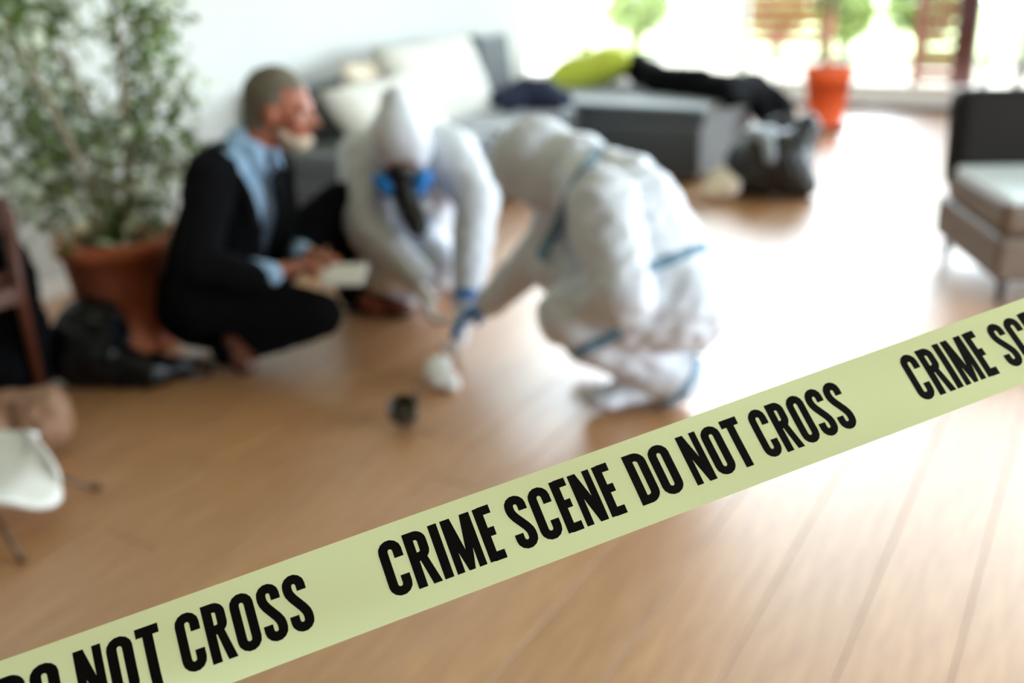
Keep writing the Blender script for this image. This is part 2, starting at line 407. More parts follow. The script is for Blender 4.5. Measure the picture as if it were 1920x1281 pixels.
shr = [(-5.75, 13.0, .48, 1.1, 'yellow-green garden shrub farthest left, behind the lime cushion'), (-3.95, 13.4, .5, 1.15, 'garden shrub behind the pink-brown louvred screen'),
       (-2.95, 12.8, .36, .95, 'small garden shrub just left of the stem of the orange-pot plant'), (-2.2, 13.6, .5, 1.0, 'rounded garden shrub between the orange pot and the timber post'), (.6, 14.5, .7, 1.3, 'garden shrub behind the wide pale louvred screen')]
for x0, y0, r, h, lab in shr:
    t = thing('garden_shrub', (x0, y0, -.06), lab, 'shrub')
    bm = bmesh.new()
    for k in range(5):
        a = k*1.3; tube(bm, [(x0+.05*math.cos(a), y0+.05*math.sin(a), -.06), (x0+.25*r*math.cos(a), y0+.25*r*math.sin(a), h*.5), (x0+.5*r*math.cos(a), y0+.5*r*math.sin(a), h*.85)], [.025, .016, .006], 6)
    obj('stem', bm, M['bark'], t)
    pts = []
    for k in range(2200):
        v = Vector((rnd.gauss(0, 1), rnd.gauss(0, 1), rnd.gauss(0, 1))).normalized()*rnd.uniform(.5, 1)
        pts.append(Vector((x0+v.x*r, y0+v.y*r, h*.58+v.z*h*.42)))
    scatter_leaves(pts, .10, .055, M['hedge'], 'foliage', t, rnd)

# ------------------------------------------------------------------ sofa
sf = thing('corner_sofa', (-3.2, 5.0, 0), 'blue-grey fabric corner sofa along the white left wall with chaise end', 'sofa')
SX0, SX1 = -3.68, -2.80; SY0, SY1 = 3.6, 6.45
BX('base', ((SX0+SX1)/2, (SY0+5.46)/2, .16), (SX1-SX0, 5.46-SY0, .22), M['sofa'], sf, bev=.02)
BX('chaise_base', ((SX0-2.02)/2, (5.46+SY1)/2, .19), (-2.02-SX0, SY1-5.46, .3), M['sofa'], sf, bev=.03)
for i in range(2):
    ya = SY0+i*.93; BX('seat_cushion', ((SX0+SX1)/2+.02, ya+.465, .345), (SX1-SX0, .915, .16), M['sofa'], sf, bev=.04, seg=3)
BX('chaise_cushion', ((SX0-2.0)/2, (5.47+SY1)/2, .385), (-2.0-SX0, SY1-5.47, .12), M['sofa'], sf, bev=.035, seg=3)
for ya, yb, h in ((SY0, 4.55, .70), (4.57, 5.45, .73), (5.47, 5.86, .80)):
    BX('back_panel', (SX0+.11, (ya+yb)/2, (h+.3)/2), (.18, yb-ya, h-.26), M['sofa'], sf, bev=.035, seg=3, mtx=Matrix.Rotation(-.1, 4, 'Y'))
for x0, y0 in ((SX0+.08, SY0+.08), (SX1-.08, SY0+.08), (-2.1, 5.55), (-2.1, SY1-.1), (SX0+.08, SY1-.1)):
    bm = bmesh.new(); tube(bm, [(x0, y0, 0), (x0, y0, .07)], [.018, .025], 10); obj('leg', bm, M['black'], sf)
def PIL(name, c, s, mtx, mt, label, group=None, seed=0):
    bm = bmesh.new(); pillow(bm, (0, 0, 0), s[0], s[1], s[2], mtx, seed=seed)
    o = obj(name, bm, mt, None, origin=(0, 0, 0)); o.location = c; return tag(o, label, 'cushion', group)
lean = lambda a, yaw=0: Matrix.Rotation(yaw, 4, 'Z') @ Matrix.Rotation(PI/2-a, 4, 'Y')
PIL('back_cushion', (-3.30, 4.74, .625), (.52, .98, .17), lean(.42, .03), M['beige'], 'large beige back cushion propped in the middle of the sofa back', seed=1)
PIL('back_cushion', (-3.10, 4.02, .55), (.48, .78, .17), lean(.75, .06), M['beige'], 'beige cushion sagging low on the sofa seat beside the suited man\'s face', seed=2)
PIL('back_cushion', (-3.40, 4.25, .64), (.34, .42, .12), lean(.2, .0), M['cream'], 'small cream cushion tucked upright between the two beige ones', seed=5)
PIL('throw_cushion', atz(1112, 128, .55), (.62, .50, .24), Matrix.Rotation(.25, 4, 'Z') @ Matrix.Rotation(-.28, 4, 'Y'), M['green'], 'lime green throw cushion lying on the chaise', seed=3)
# garments on the sofa
def drape(name, pts, rads, mt, label, cat, extra=(), seed=1, vox=.016, wr=.012, floor=None):
    pr = list(extra)
    for i in range(len(pts)-1): pr.append(('c', pts[i], rads[i], pts[i+1], rads[i+1]))
    bm = fuse(pr, vox, 3, wr, 11, seed)
    z0 = min(v.co.z for v in bm.verts)
    o = obj(name, bm, mt); return tag(o, label, cat)
drape('coat', [atz(1195, 128, .56), atz(1240, 150, .52), atz(1300, 158, .51), atz(1360, 172, .49), Vector((-2.02, 6.42, .45)), Vector((-1.88, 6.52, .33)), Vector((-1.82, 6.60, .16)), Vector((-1.80, 6.64, .05))], [.09, .085, .095, .09, .08, .08, .07, .05], M['coat'], 'black coat draped over the far corner of the chaise', 'coat', seed=3, wr=.022,
      extra=[('c', atz(1190, 118, .58), .05, atz(1205, 140, .50), .06), ('c', atz(1230, 150, .50), .05, atz(1330, 172, .47), .045), ('c', atz(1330, 172, .47), .045, atz(1400, 190, .47), .035), ('e', atz(1300, 150, .49), (.26, .15, .05)), ('c', Vector((-2.0, 6.30, .46)), .07, Vector((-1.90, 6.34, .26)), .055)])
drape('folded_trousers', [atz(945, 185, .50), atz(985, 175, .52), atz(1020, 178, .51), atz(1050, 188, .48)], [.07, .085, .085, .06], M['navy'], 'dark navy garment bundled on the seat below the lime cushion', 'clothing', seed=5, wr=.02)

# ------------------------------------------------------------------ plants
def pot(name, c, rt, rb, h, mt, label, rim=.05, rimt=.02, saucer=None, soil=.05):
    t = thing(name, c, label, 'plant'); cx, cy, cz = c
    bm = bmesh.new()
    lathe(bm, c, [(0, .004), (rb, .004), (rb+.012, .012), (rb+.010, .035), (rb+.005, .042), (rt-rimt, h-rim), (rt-rimt*.6, h-rim-.004), (rt, h-rim+.004), (rt+.004, h-.008), (rt-.004, h), (rt-.022, h), (rt-.03, h-rim), (rb-.02, .04), (0, .04)], 40)
    bmesh.ops.recalc_face_normals(bm, faces=bm.faces)
    obj('pot', bm, mt, t)
    bm = bmesh.new(); n_ = 20; lathe(bm, c, [(rt-.035, h-soil), (rt*.6, h-soil+.012), (rt*.3, h-soil+.008), (0, h-soil+.016)], 30)
    obj('soil', bm, M['soil'], t)
    if saucer is None: return t
    bm = bmesh.new(); lathe(bm, c, [(0, 0), (rb+.03, 0), (rb+.05, .03), (rb+.042, .03), (rb+.025, .011), (0, .011)], 36); bmesh.ops.recalc_face_normals(bm, faces=bm.faces)
    obj('saucer', bm, saucer or mt, t)
    return t
FP = Vector((-2.98, 2.22, 0))
pf = pot('potted_ficus', FP, .212, .145, .42, M['terra'], 'variegated weeping fig in a large terracotta pot by the left wall')
stems = [[FP+Vector((0, 0, .36)), FP+Vector((-.03, -.04, .6)), FP+Vector((-.05, -.14, .95)), FP+Vector((-.10, -.24, 1.3))],
         [FP+Vector((.02, .03, .36)), FP+Vector((.04, .08, .7)), FP+Vector((.02, .14, 1.05)), FP+Vector((.02, .12, 1.42))],
         [FP+Vector((-.02, .02, .36)), FP+Vector((-.1, .1, .6)), FP+Vector((-.16, .05, 1.0)), FP+Vector((-.2, -.1, 1.2))]]
for s_ in stems:
    bm = bmesh.new(); tube(bm, s_, [.02, .016, .011, .004], 8); obj('trunk', bm, M['bark'], pf)
rnd = random.Random(11)
def clus(px, py, d, r, n, wfrac, rz=None): return (at(px, py, d), r, n, wfrac, rz or r)
CL = [clus(60, 215, 3.55, .12, 150, .15), clus(95, 270, 3.55, .12, 190, .1), clus(120, 165, 3.5, .11, 120, .55), clus(45, 60, 3.5, .13, 110, .8), clus(120, 30, 3.45, .07, 60, .4),
      clus(20, 120, 3.5, .12, 80, .6), clus(265, 140, 3.5, .10, 170, .2, .2), clus(285, 25, 3.4, .09, 120, .25, .12), clus(250, 240, 3.5, .10, 110, .3), clus(330, 165, 3.5, .10, 70, .7),
      clus(300, 300, 3.55, .12, 130, .7), clus(200, 330, 3.55, .14, 130, .75), clus(110, 350, 3.5, .12, 100, .55), clus(60, 400, 3.45, .09, 60, .7), clus(175, 410, 3.45, .09, 80, .7),
      clus(235, 415, 3.5, .09, 80, .4), clus(290, 395, 3.5, .08, 60, .35), clus(200, 260, 3.6, .08, 60, .7), clus(355, 270, 3.5, .06, 25, .4), clus(50, 330, 3.5, .1, 90, .3)]
CL += [(FP+Vector((-.10, -.24, 1.28)), .15, 170, .5, .2), (FP+Vector((.02, .12, 1.36)), .14, 170, .35, .22), (FP+Vector((-.2, -.1, 1.18)), .13, 120, .5, .15)]
Lg = leafmesh('leaf', .062, .030, M['leafg']); Lw = leafmesh('leaf', .062, .032, M['leafw'])
cand = []
for c, r, n_, wf, rz in CL:
    for k in range(int(n_*1.0)):
        v = Vector((rnd.gauss(0, .55)*r, rnd.gauss(0, .55)*r, rnd.gauss(0, .6)*rz)); q = c+v
        q.x = max(q.x, XL+.07)
        cand.append((q, rnd.random() < wf))
    # twig from nearest stem
twb = bmesh.new()
for c, r, n_, wf, rz in CL:
    best = min((s_[i] for s_ in stems for i in range(1, 4)), key=lambda p_: (p_-c).length + max(0, p_.z-c.z))
    mid = (best+c)/2+Vector((0, 0, .04)); tube(twb, [best, mid, c, c+Vector((rnd.uniform(-.05, .05), rnd.uniform(-.05, .05), -.05))], [.006, .005, .003, .0015], 6)
tag(obj('twigs', twb, M['bark'], pf), kind='stuff')
rnd.shuffle(cand)
cand.sort(key=lambda q: (q[0]-CAM).length)
for i, (q, wv) in enumerate(cand[:290]):
    o = bpy.data.objects.new('leaf', Lw if wv else Lg); COL.objects.link(o); o.parent = pf
    o.location = q-Vector(pf['_w']); o.rotation_euler = (rnd.uniform(-1.2, .3), rnd.uniform(-.6, .6), rnd.uniform(0, 2*PI)); s = rnd.uniform(.75, 1.25); o.scale = (s, s, s)
def leafstuff(lst, L, W, mt, name, parent):
    scatter_leaves(lst, L, W, mt, name, parent, rnd)
leafstuff([q for q, wv in cand[290:] if not wv], .062, .034, M['leafg'], 'foliage', pf)
leafstuff([q for q, wv in cand[290:] if wv], .062, .036, M['leafw'], 'pale_foliage', pf)
# orange pot
OP = Vector((-1.85, 7.66, 0))
po = pot('potted_shrub', OP, .175, .115, .45, M['terra2'], 'slender leafy plant in an orange terracotta pot by the window', rim=.09, rimt=.012, saucer=M['dark'])
bm = bmesh.new(); tube(bm, [OP+Vector((-.03, 0, .37)), OP+Vector((-.06, 0, .6)), OP+Vector((-.03, .02, .95)), OP+Vector((.0, 0, 1.35))], [.016, .013, .011, .005], 8); obj('trunk', bm, M['bark'], po)
pts = []
for c, r, n_ in ((OP+Vector((-.02, 0, .95)), .13, 60), (OP+Vector((.02, 0, 1.2)), .22, 160), (OP+Vector((-.02, .05, 1.5)), .25, 120), (OP+Vector((-.05, 0, .6)), .05, 14)):
    for k in range(n_): pts.append(c+Vector((rnd.gauss(0, .5)*r, rnd.gauss(0, .5)*r, rnd.gauss(0, .5)*r)))
Ll = leafmesh('leaf', .085, .04, M['leafl'])
for q in pts[:280]:
    o = bpy.data.objects.new('leaf', Ll); COL.objects.link(o); o.parent = po; o.location = q-Vector(po['_w']); o.rotation_euler = (rnd.uniform(-1.2, .4), rnd.uniform(-.6, .6), rnd.uniform(0, 2*PI))
leafstuff(pts[280:], .085, .045, M['leafl'], 'foliage', po)

# ------------------------------------------------------------------ armchair
ax = Vector((-.44, .90, 0)).normalized()   # from front to back
sx = Vector((.90, .44, 0)).normalized()    # to the far side
A0 = Vector((-.285, 3.93, 0)); DEP = .72; WID = .80
ac = thing('armchair', A0+ax*DEP/2+sx*WID/2, 'dark brown leather armchair at the right edge, facing the tape', 'armchair')
rz = math.atan2(sx.y, sx.x)
def acbox(name, u, v, z, su, sv, sz, mt, bev=.02, tilt=0):
    c = A0+ax*v+sx*u+Vector((0, 0, z)); return BX(name, c, (su, sv, sz), mt, ac, bev=bev, seg=3, mtx=Matrix.Rotation(rz, 4, 'Z') @ Matrix.Rotation(tilt, 4, 'X'))
acbox('base', WID/2, DEP/2, .185, WID, DEP, .17, M['leather2'], .02)
acbox('seat_cushion', WID/2, DEP/2-.03, .335, WID-.01, DEP-.07, .13, M['leather2'], .035)
acbox('seat_glare', WID/2, DEP/2-.06, .405, WID-.03, DEP-.14, .035, M['leatherglare'], .016)  # thin slab on the seat whose pale colour stands in for reflected window light
acbox('backrest', WID/2, DEP-.05, .51, WID, .15, .42, M['leather'], .055, tilt=-.12)
acbox('armrest', WID+.06, DEP/2, .32, .12, DEP, .46, M['leather'], .03)
for u, v in ((.05, .05), (WID-.05, .05), (.05, DEP-.05), (WID-.05, DEP-.05)):
    bm = bmesh.new(); q = A0+ax*v+sx*u; tube(bm, [q, q+Vector((0, 0, .11))], [.014, .02], 10); obj('leg', bm, M['black'], ac)

# ------------------------------------------------------------------ left foreground chairs and bags
Lx, Ly = -2.86, 1.75
wc = thing('wooden_chair', (-3.1, 1.45, 0), 'brown wooden chair with black cloth over it at the left edge', 'chair')
for dx, dy, h in ((0, 0, .62), (-.40, .10, .62), (-.06, -.45, .40), (-.46, -.38, .40)):
    bm = bmesh.new(); tube(bm, [(Lx+dx, Ly+dy, 0), (Lx+dx, Ly+dy, h*.6), (Lx+dx-.01, Ly+dy+.02, h)], [.014, .019, .019], 12); obj('leg', bm, M['chairwood'], wc)
BX('seat_rail', (Lx-.02, Ly-.21, .36), (.03, .40, .06), M['chairwood'], wc, bev=.006, rz=-.12); BX('seat', (Lx-.23, Ly-.18, .40), (.46, .50, .035), M['chairwood'], wc, bev=.012, rz=.24)
BX('back_rail', (Lx-.20, Ly+.06, .60), (.44, .03, .12), M['chairwood'], wc, bev=.012, rz=-.24)
bm = fuse([('c', (Lx-.10, Ly+.05, .50), .04, (Lx-.34, Ly+.12, .50), .045), ('c', (Lx-.10, Ly+.06, .46), .05, (Lx-.09, Ly+.05, .09), .08), ('c', (Lx-.3, Ly+.08, .46), .08, (Lx-.3, Ly+.04, .12), .11), ('c', (Lx-.12, Ly+.0, .10), .09, (Lx-.36, Ly-.04, .10), .10), ('c', (Lx-.15, Ly+.06, .42), .06, (Lx-.16, Ly+.05, .09), .09)], .014, 3, .014, 9, 4, floor=.004)
tag(obj('draped_coat', bm, M['coat']), 'black coat hanging on the wooden chair at the left edge', 'coat')
bm = fuse([('e', (-2.90, 2.00, .12), (.13, .12, .13)), ('e', (-2.84, 1.92, .10), (.15, .11, .10)), ('c', (-2.86, 1.90, .07), .08, (-2.62, 1.98, .05), .06), ('c', (-2.62, 1.98, .05), .05, (-2.56, 2.08, .03), .03)], .012, 3, .018, 10, 8, floor=.003)
bb = thing('plastic_bag', (-2.8, 1.95, 0), 'crumpled shiny black plastic bag in front of the large terracotta pot', 'bag')
obj('sack', bm, M['bag'], bb)
bm = bmesh.new(); tube(bm, [(-2.60, 2.02, .03), (-2.54, 2.06, .012), (-2.50, 2.13, .010), (-2.55, 2.20, .010), (-2.63, 2.18, .012), (-2.66, 2.1, .03)], [.012, .010, .009, .009, .010, .012], 8); obj('strap', bm, M['bag2'], bb)
# white shell chair, cut by left frame edge
wsx = thing('shell_chair', (-2.4, 1.05, 0), 'low white moulded chair on thin dark legs, cut off by the left edge', 'chair')
bm = bmesh.new(); rows = []
N = 16
cc = atz(104, 905, .12) - Vector((.93, .36, 0))*.25; cc.z = .098
fx = Vector((.93, .36, 0)); fy = Vector((-.36, .93, 0))
for i in range(N+1):
    t = i/N; row = []
    ang = -.35+t*1.75
    for j in range(N+1):
        u = j/N*2-1
        px_ = .25-.50*t if t < .7 else -.10-.12*(t-.7)/.3
        pz = 0 if t < .7 else (t-.7)**1.3*.9
        wdt = .135+.04*math.sin(t*PI); 
        if t < .25: wdt *= (.55+.45*math.sin(t/.25*PI/2)); px_ += 0
        pz += .055*(abs(u)**3)*(1-t*.3); px2 = px_ - (.06*(abs(u)**2) if t < .3 else 0)
        if t < .2: pz -= .05*(1-t/.2)
        row.append(bm.verts.new(cc+fx*px2+fy*(u*wdt)+Vector((0, 0, pz+.02))))
    rows.append(row)
for a, b in zip(rows, rows[1:]):
    for j in range(N): bm.faces.new((a[j], a[j+1], b[j+1], b[j]))
solid(obj('shell', bm, M['shell'], wsx), .012)
for a, b in (((.10, .10), (.24, .17)), ((.12, -.09), (.25, -.17)), ((-.12, .10), (-.2, .18)), ((-.12, -.10), (-.2, -.18))):
    p0 = cc+fx*a[0]+fy*a[1]+Vector((0, 0, .012)); p1 = cc+fx*b[0]+fy*b[1]; p1.z = .006
    bm = bmesh.new(); tube(bm, [p0, p1], [.007, .007], 8); ell(bm, p1+Vector((0, 0, .006)), (.013, .013, .010)); obj('leg', bm, M['bronze'], wsx)
bq = atz(78, 815, .06); bq.z = 0
bm = fuse([('e', bq+Vector((0, 0, .10)), (.095, .075, .085)), ('e', bq+Vector((.035, .02, .14)), (.06, .045, .05)), ('e', bq+Vector((-.12, -.08, .09)), (.11, .11, .085)), ('c', bq+Vector((-.16, -.10, .16)), .03, bq+Vector((.03, .03, .17)), .03)], .010, 2, .014, 9, 2, floor=.003)
tb = thing('leather_bag', bq, 'soft tan leather bag slumped behind the low white chair', 'bag')
obj('body', bm, M['tan'], tb)
bm = bmesh.new(); tube(bm, [bq+Vector(v_) for v_ in ((-.10, -.17, .09), (-.10, -.15, .17), (-.12, -.10, .20), (-.13, -.04, .15))], .014, 8); obj('handle', bm, M['cream'], tb)

# ------------------------------------------------------------------ black bag and roll near the chaise
hb = thing('holdall', (-1.55, 5.4, 0), 'black leather holdall with silver cloth spilling out, right of the chaise', 'bag')
bm = fuse([('e', (-1.64, 5.36, .17), (.17, .16, .17)), ('e', (-1.50, 5.40, .18), (.15, .16, .18)), ('c', (-1.72, 5.34, .07), .07, (-1.40, 5.42, .08), .08), ('e', (-1.42, 5.48, .32), (.07, .08, .13))], .014, 3, .016, 8, 6, floor=.003)
obj('body', bm, M['bag2'], hb)
bm = fuse([('e', (-1.62, 5.35, .35), (.10, .09, .04)), ('c', (-1.56, 5.25, .34), .035, (-1.53, 5.20, .25), .03)], .012, 3, .012, 12, 7)
obj('cloth', bm, M['grey'], hb)
for o_ in (0, .1):
    bm = bmesh.new(); tube(bm, [(-1.525-.135*math.cos(PI*q_/12), 5.35+o_+.015*math.sin(q_), .28+.15*math.sin(PI*q_/12)) for q_ in range(13)], .011, 8); obj('handle', bm, M['bag2'], hb)
bm = fuse([('e', atz(1352, 345, .08), (.085, .08, .085)), ('c', atz(1330, 360, .05), .045, atz(1368, 350, .08), .06)], .012, 3, .008, 9, 3, floor=.003)
tag(obj('crumpled_cloth', bm, M['cream']), 'pale cream crumpled cloth on the floor between chaise and holdall', 'cloth')

# ------------------------------------------------------------------ small things on the floor
cu = thing('metal_cup', (-1.665, 2.15, 0), 'small dark metal cup lying tilted on the floor, nearest the tape', 'cup')
T = basis(Vector((.34, -.74, .60)))
cc_ = Vector((-1.655, 2.105, .053))
bm = bmesh.new(); lathe(bm, cc_, [(0, -.045), (.030, -.045), (.036, -.035), (.043, .04), (.046, .045), (.040, .045), (.036, .036), (.030, -.030), (0, -.034)], 28, T); bmesh.ops.recalc_face_normals(bm, faces=bm.faces); obj('body', bm, M['metalcup'], cu)
bm = bmesh.new(); lathe(bm, cc_, [(0, -.01), (.029, -.012), (.031, -.005), (0, .006)], 20, T); bmesh.ops.recalc_face_normals(bm, faces=bm.faces); obj('residue', bm, M['cupin'], cu)
bm = bmesh.new(); tube(bm, [cc_+T.to_3x3() @ Vector(v_) for v_ in ((-.038, -.012, .03), (-.062, -.02, .022), (-.066, -.021, -.005), (-.036, -.012, -.025))], .006, 8); obj('handle', bm, M['metalcup'], cu)
bm = fuse([('e', (-1.795, 2.475, .035), (.042, .05, .034)), ('e', (-1.772, 2.425, .030), (.035, .04, .028)), ('e', (-1.722, 2.395, .034), (.055, .04, .032)), ('e', (-1.687, 2.39, .022), (.03, .03, .02))], .006, 2, .008, 22, 9, floor=.002)
tag(obj('tissue', bm, M['paper']), 'crumpled white tissue on the floor above the dark metal cup', 'tissue')

# ------------------------------------------------------------------ people
def hand(wrist, d, pn, thumb, curl=.5, s=1.0, spread=.12):
    """palm plus four unequal fingers and a side thumb, as prims. d = fingers, pn = palm normal, thumb = side"""
    d = Vector(d).normalized(); pn = Vector(pn); pn = (pn-d*pn.dot(d)).normalized(); sd = d.cross(pn)
    if sd.dot(Vector(thumb)) < 0: sd = -sd
    wrist = Vector(wrist); T = Matrix((sd, pn, d)).transposed().to_4x4(); P = []
    P.append(('e', wrist+d*.050*s, (.042*s, .017*s, .055*s), T)); P.append(('c', wrist, .024*s, wrist+d*.03*s, .026*s))
    for k, (o_, L) in enumerate(((.030, .072), (.010, .080), (-.011, .074), (-.031, .058))):
        b = wrist+d*.088*s+sd*o_*s; dd = (d+sd*spread*(1.2-k*.8)).normalized(); q = b; a = curl*.45
        for seg, (f, r) in enumerate(((.45, .0092), (.30, .0084), (.25, .0076))):
            v = (dd*math.cos(a)+pn*math.sin(a)); q2 = q+v*L*f*s; P.append(('c', q, r*s, q2, (r-.0008)*s)); q = q2; a += curl*.9
    b = wrist+d*.025*s+sd*.030*s; v = (d*.7+sd*.7+pn*.35).normalized(); q = b+v*.042*s; P.append(('c', b, .014*s, q, .011*s))
    v2 = (d*.9+sd*.25+pn*.4).normalized(); P.append(('c', q, .011*s, q+v2*.032*s, .009*s)); return P
def headprims(c, f, u, s=1.0):
    """c centre of skull, f facing, u crown direction"""
    f = Vector(f).normalized(); u = Vector(u); u = (u-f*u.dot(f)).normalized(); r = f.cross(u); T = Matrix((r, f, u)).transposed().to_4x4()
    g = lambda a, b, z: c+(r*a+f*b+u*z)*s
    P = [('e', g(0, -.012, .03), (.077*s, .096*s, .092*s), T), ('e', g(0, .03, -.035), (.062*s, .066*s, .085*s), T), ('e', g(0, .052, -.088), (.036*s, .034*s, .028*s), T),
         ('c', g(0, .088, .012), .010*s, g(0, .112, -.022), .013*s), ('e', g(.012, .100, -.026), (.010*s, .010*s, .008*s), T), ('e', g(-.012, .100, -.026), (.010*s, .010*s, .008*s), T),
         ('c', g(-.022, .086, -.054), .007*s, g(.022, .086, -.054), .007*s), ('c', g(-.018, .083, -.064), .008*s, g(.018, .083, -.064), .008*s),
         ('c', g(-.045, .076, .026), .011*s, g(-.014, .086, .024), .010*s), ('c', g(.045, .076, .026), .011*s, g(.014, .086, .024), .010*s),
         ('e', g(.046, .058, -.02), (.022*s, .022*s, .026*s), T), ('e', g(-.046, .058, -.02), (.022*s, .022*s, .026*s), T)]
    for sg in (1, -1):
        P += [('e', g(sg*.080, -.012, -.002), (.010*s, .022*s, .034*s), T), ('e', g(sg*.078, -.004, -.024), (.009*s, .012*s, .014*s), T)]
    return P, g, T
def eyes(g, s, parent, f):
    for sg in (1, -1):
        bm = bmesh.new(); ell(bm, g(sg*.031, .0775, .002), (.0100*s,)*3); e = obj('eye', bm, M['eye'], parent)
        bm = bmesh.new(); ell(bm, g(sg*.031, .0845, .003), (.0052*s,)*3); obj('iris', bm, M['iris'], e)
def shoe(name, heel, toe, mt, parent, h=.075, sole=True, wr=0, fl=.016, k=1.0):
    heel = Vector(heel); toe = Vector(toe); d = (toe-heel); L = d.length; d.normalize(); sdv = d.cross(UP).normalized(); u = sdv.cross(d).normalized()
    T = Matrix((sdv, d, u)).transposed().to_4x4()
    P = [('e', heel+d*.045+u*.045, (.036*k, .048, .042), T), ('e', heel+d*L*.5+u*.040, (.036*k, L*.36, .036), T), ('e', heel+d*L*.78+u*.030, (.046*k, L*.24, .028), T), ('c', heel+d*.06+u*.06, .038*k, heel+d*.05+u*(h+.03), .040*k)]
    o = obj(name, fuse(P, .009, 3, wr, 18, 3), mt, parent)
    if sole:
        bm = fuse([('e', heel+d*.045+u*.004, (.036, .048, .012), T), ('e', heel+d*L*.5+u*.004, (.036, L*.4, .009), T), ('e', heel+d*L*.78+u*.004, (.048, L*.25, .010), T)], .007, 2)
        obj('sole', bm, M['sole'], o)
    return o

# ---- the man in the suit
mp_ = Vector((-2.43, 2.40, 0))
man = thing('person', mp_, 'grey-haired person in black suit and light blue shirt squatting with a white notepad', 'person')
pel = at(408, 545, 3.45); chest = at(438, 385, 3.36); nk = at(470, 272, 3.30); hd = at(527, 208, 3.27)
nsh = at(392, 340, 3.18); fsh = at(512, 318, 3.50); nel = at(372, 492, 3.12); nwr = at(515, 512, 3.18); fel = at(530, 470, 3.55); fwr = at(572, 474, 3.40)
nhp = at(385, 560, 3.32); fhp = at(450, 545, 3.52); nkn = at(598, 590, 3.30); fkn = at(640, 378, 3.66); nan = at(428, 655, 3.40); fan = at(662, 548, 3.90)
cf = (RT*.86 - FH*.50).normalized()         # where the chest faces
cr = cf.cross(UP).normalized()
Tc = Matrix((cr, cf, UP)).transposed().to_4x4()
hf = (RT*.97 - FH*.10 - UP*.16).normalized(); hu = (UP + RT*.05)
HP, g, TH = headprims(hd, hf, hu, 1.08)
nd = (at(590, 486, 3.27)-nwr).normalized(); fd = (at(625, 488, 3.36)-fwr).normalized()
body = list(HP)
body += [('c', hd-UP*.04-cf*.02, .058, nk, .060), ('c', nk, .06, chest+UP*.10, .09), ('e', chest, (.15, .10, .17), Tc), ('c', chest, .13, pel, .13), ('e', pel, (.15, .12, .12), Tc),
         ('c', nk-UP*.07, .05, nsh, .05), ('c', nk-UP*.07, .05, fsh, .05), ('c', nsh, .05, nel, .038), ('c', nel, .038, nwr, .026), ('c', fsh, .05, fel, .038), ('c', fel, .038, fwr, .026),
         ('c', nhp, .09, nkn, .055), ('c', nkn, .055, nan, .038), ('c', fhp, .09, fkn, .055), ('c', fkn, .055, fan, .038), ('c', pel, .11, nhp, .09), ('c', pel, .11, fhp, .09),
         ('c', nan, .035, at(455, 688, 3.38), .03), ('c', fan, .035, at(715, 578, 3.86), .03)]
body += hand(nwr, nd, -FH*.2-UP+RT*.0, FH, .85, 1.08) + hand(fwr, fd, -RT*.1-UP, -FH, .85, 1.05)
bo = obj('body', fuse(body, .0065, 3), M['ruddy'], man)
eyes(g, 1.08, man, hf)
# hair: short cap on top, back and sides
hb_ = fuse([('e', g(0, -.020, .040), (.088, .108, .100), TH), ('e', g(0, -.06, -.02), (.076, .060, .075), TH)], .008, 3, .004, 40, 1)
r_ = TH.to_3x3() @ Vector((1, 0, 0)); f_ = TH.to_3x3() @ Vector((0, 1, 0)); u_ = TH.to_3x3() @ Vector((0, 0, 1))
def hairtest(p):
    q = p-hd; a, b, c = q.dot(r_), q.dot(f_), q.dot(u_)
    return (b > .02 and c < .085+.0*(b)) or (b > -.03 and c < .025) or c < -.075
cut(hb_, hairtest); solid(obj('hair', hb_, M['hair'], man), .01)
bd = fuse([('e', g(0, .045, -.078), (.056, .052, .042), TH), ('c', g(-.05, .02, -.05), .02, g(-.02, .07, -.085), .03), ('c', g(.05, .02, -.05), .02, g(.02, .07, -.085), .03)], .007, 2, .004, 40, 2)
cut(bd, lambda p: (p-hd).dot(u_) > -.048); obj('beard', bd, M['beard'], man)
# shirt, tie, trousers, jacket
sh = fuse([('e', chest+UP*.0, (.165, .118, .185), Tc), ('c', chest, .145, pel+UP*.06, .14), ('c', nk-UP*.03, .070, chest+UP*.1, .11), ('c', nk+UP*.015, .066, nk-UP*.05, .08), ('c', nk-UP*.04, .06, nsh, .06), ('c', nk-UP*.04, .06, fsh, .06),
           ('c', nel, .046, nwr-nd*.012, .038), ('c', fel, .046, fwr-fd*.012, .038)], .010, 3, .003, 14, 2)
cut(sh, lambda p: (p-nk).dot(UP) > .024 and (p-nk).length < .12)
shirt = obj('shirt', sh, M['shirt'], man)
cst = bmesh.new(); na = (hd-UP*.06-nk).normalized(); lathe(cst, nk-na*.015, [(.074, -.035), (.071, 0), (.067, .030), (.064, .032), (.066, 0), (.066, -.03)], 28, basis(na)); bmesh.ops.recalc_face_normals(cst, faces=cst.faces)
obj('collar_stand', cst, M['shirt'], shirt)
colr = bmesh.new()
for sg in (1, -1):
    b = nk+cf*.075-UP*.015
    vs = [colr.verts.new(b+cr*sg*.006), colr.verts.new(b+cr*sg*.062-cf*.035+UP*.03), colr.verts.new(b+cr*sg*.075-cf*.025-UP*.01), colr.verts.new(b+cr*sg*.045+cf*.018-UP*.065)]
    colr.faces.new(vs if sg == 1 else vs[::-1])
solid(obj('collar', colr, M['shirt'], shirt), .004)
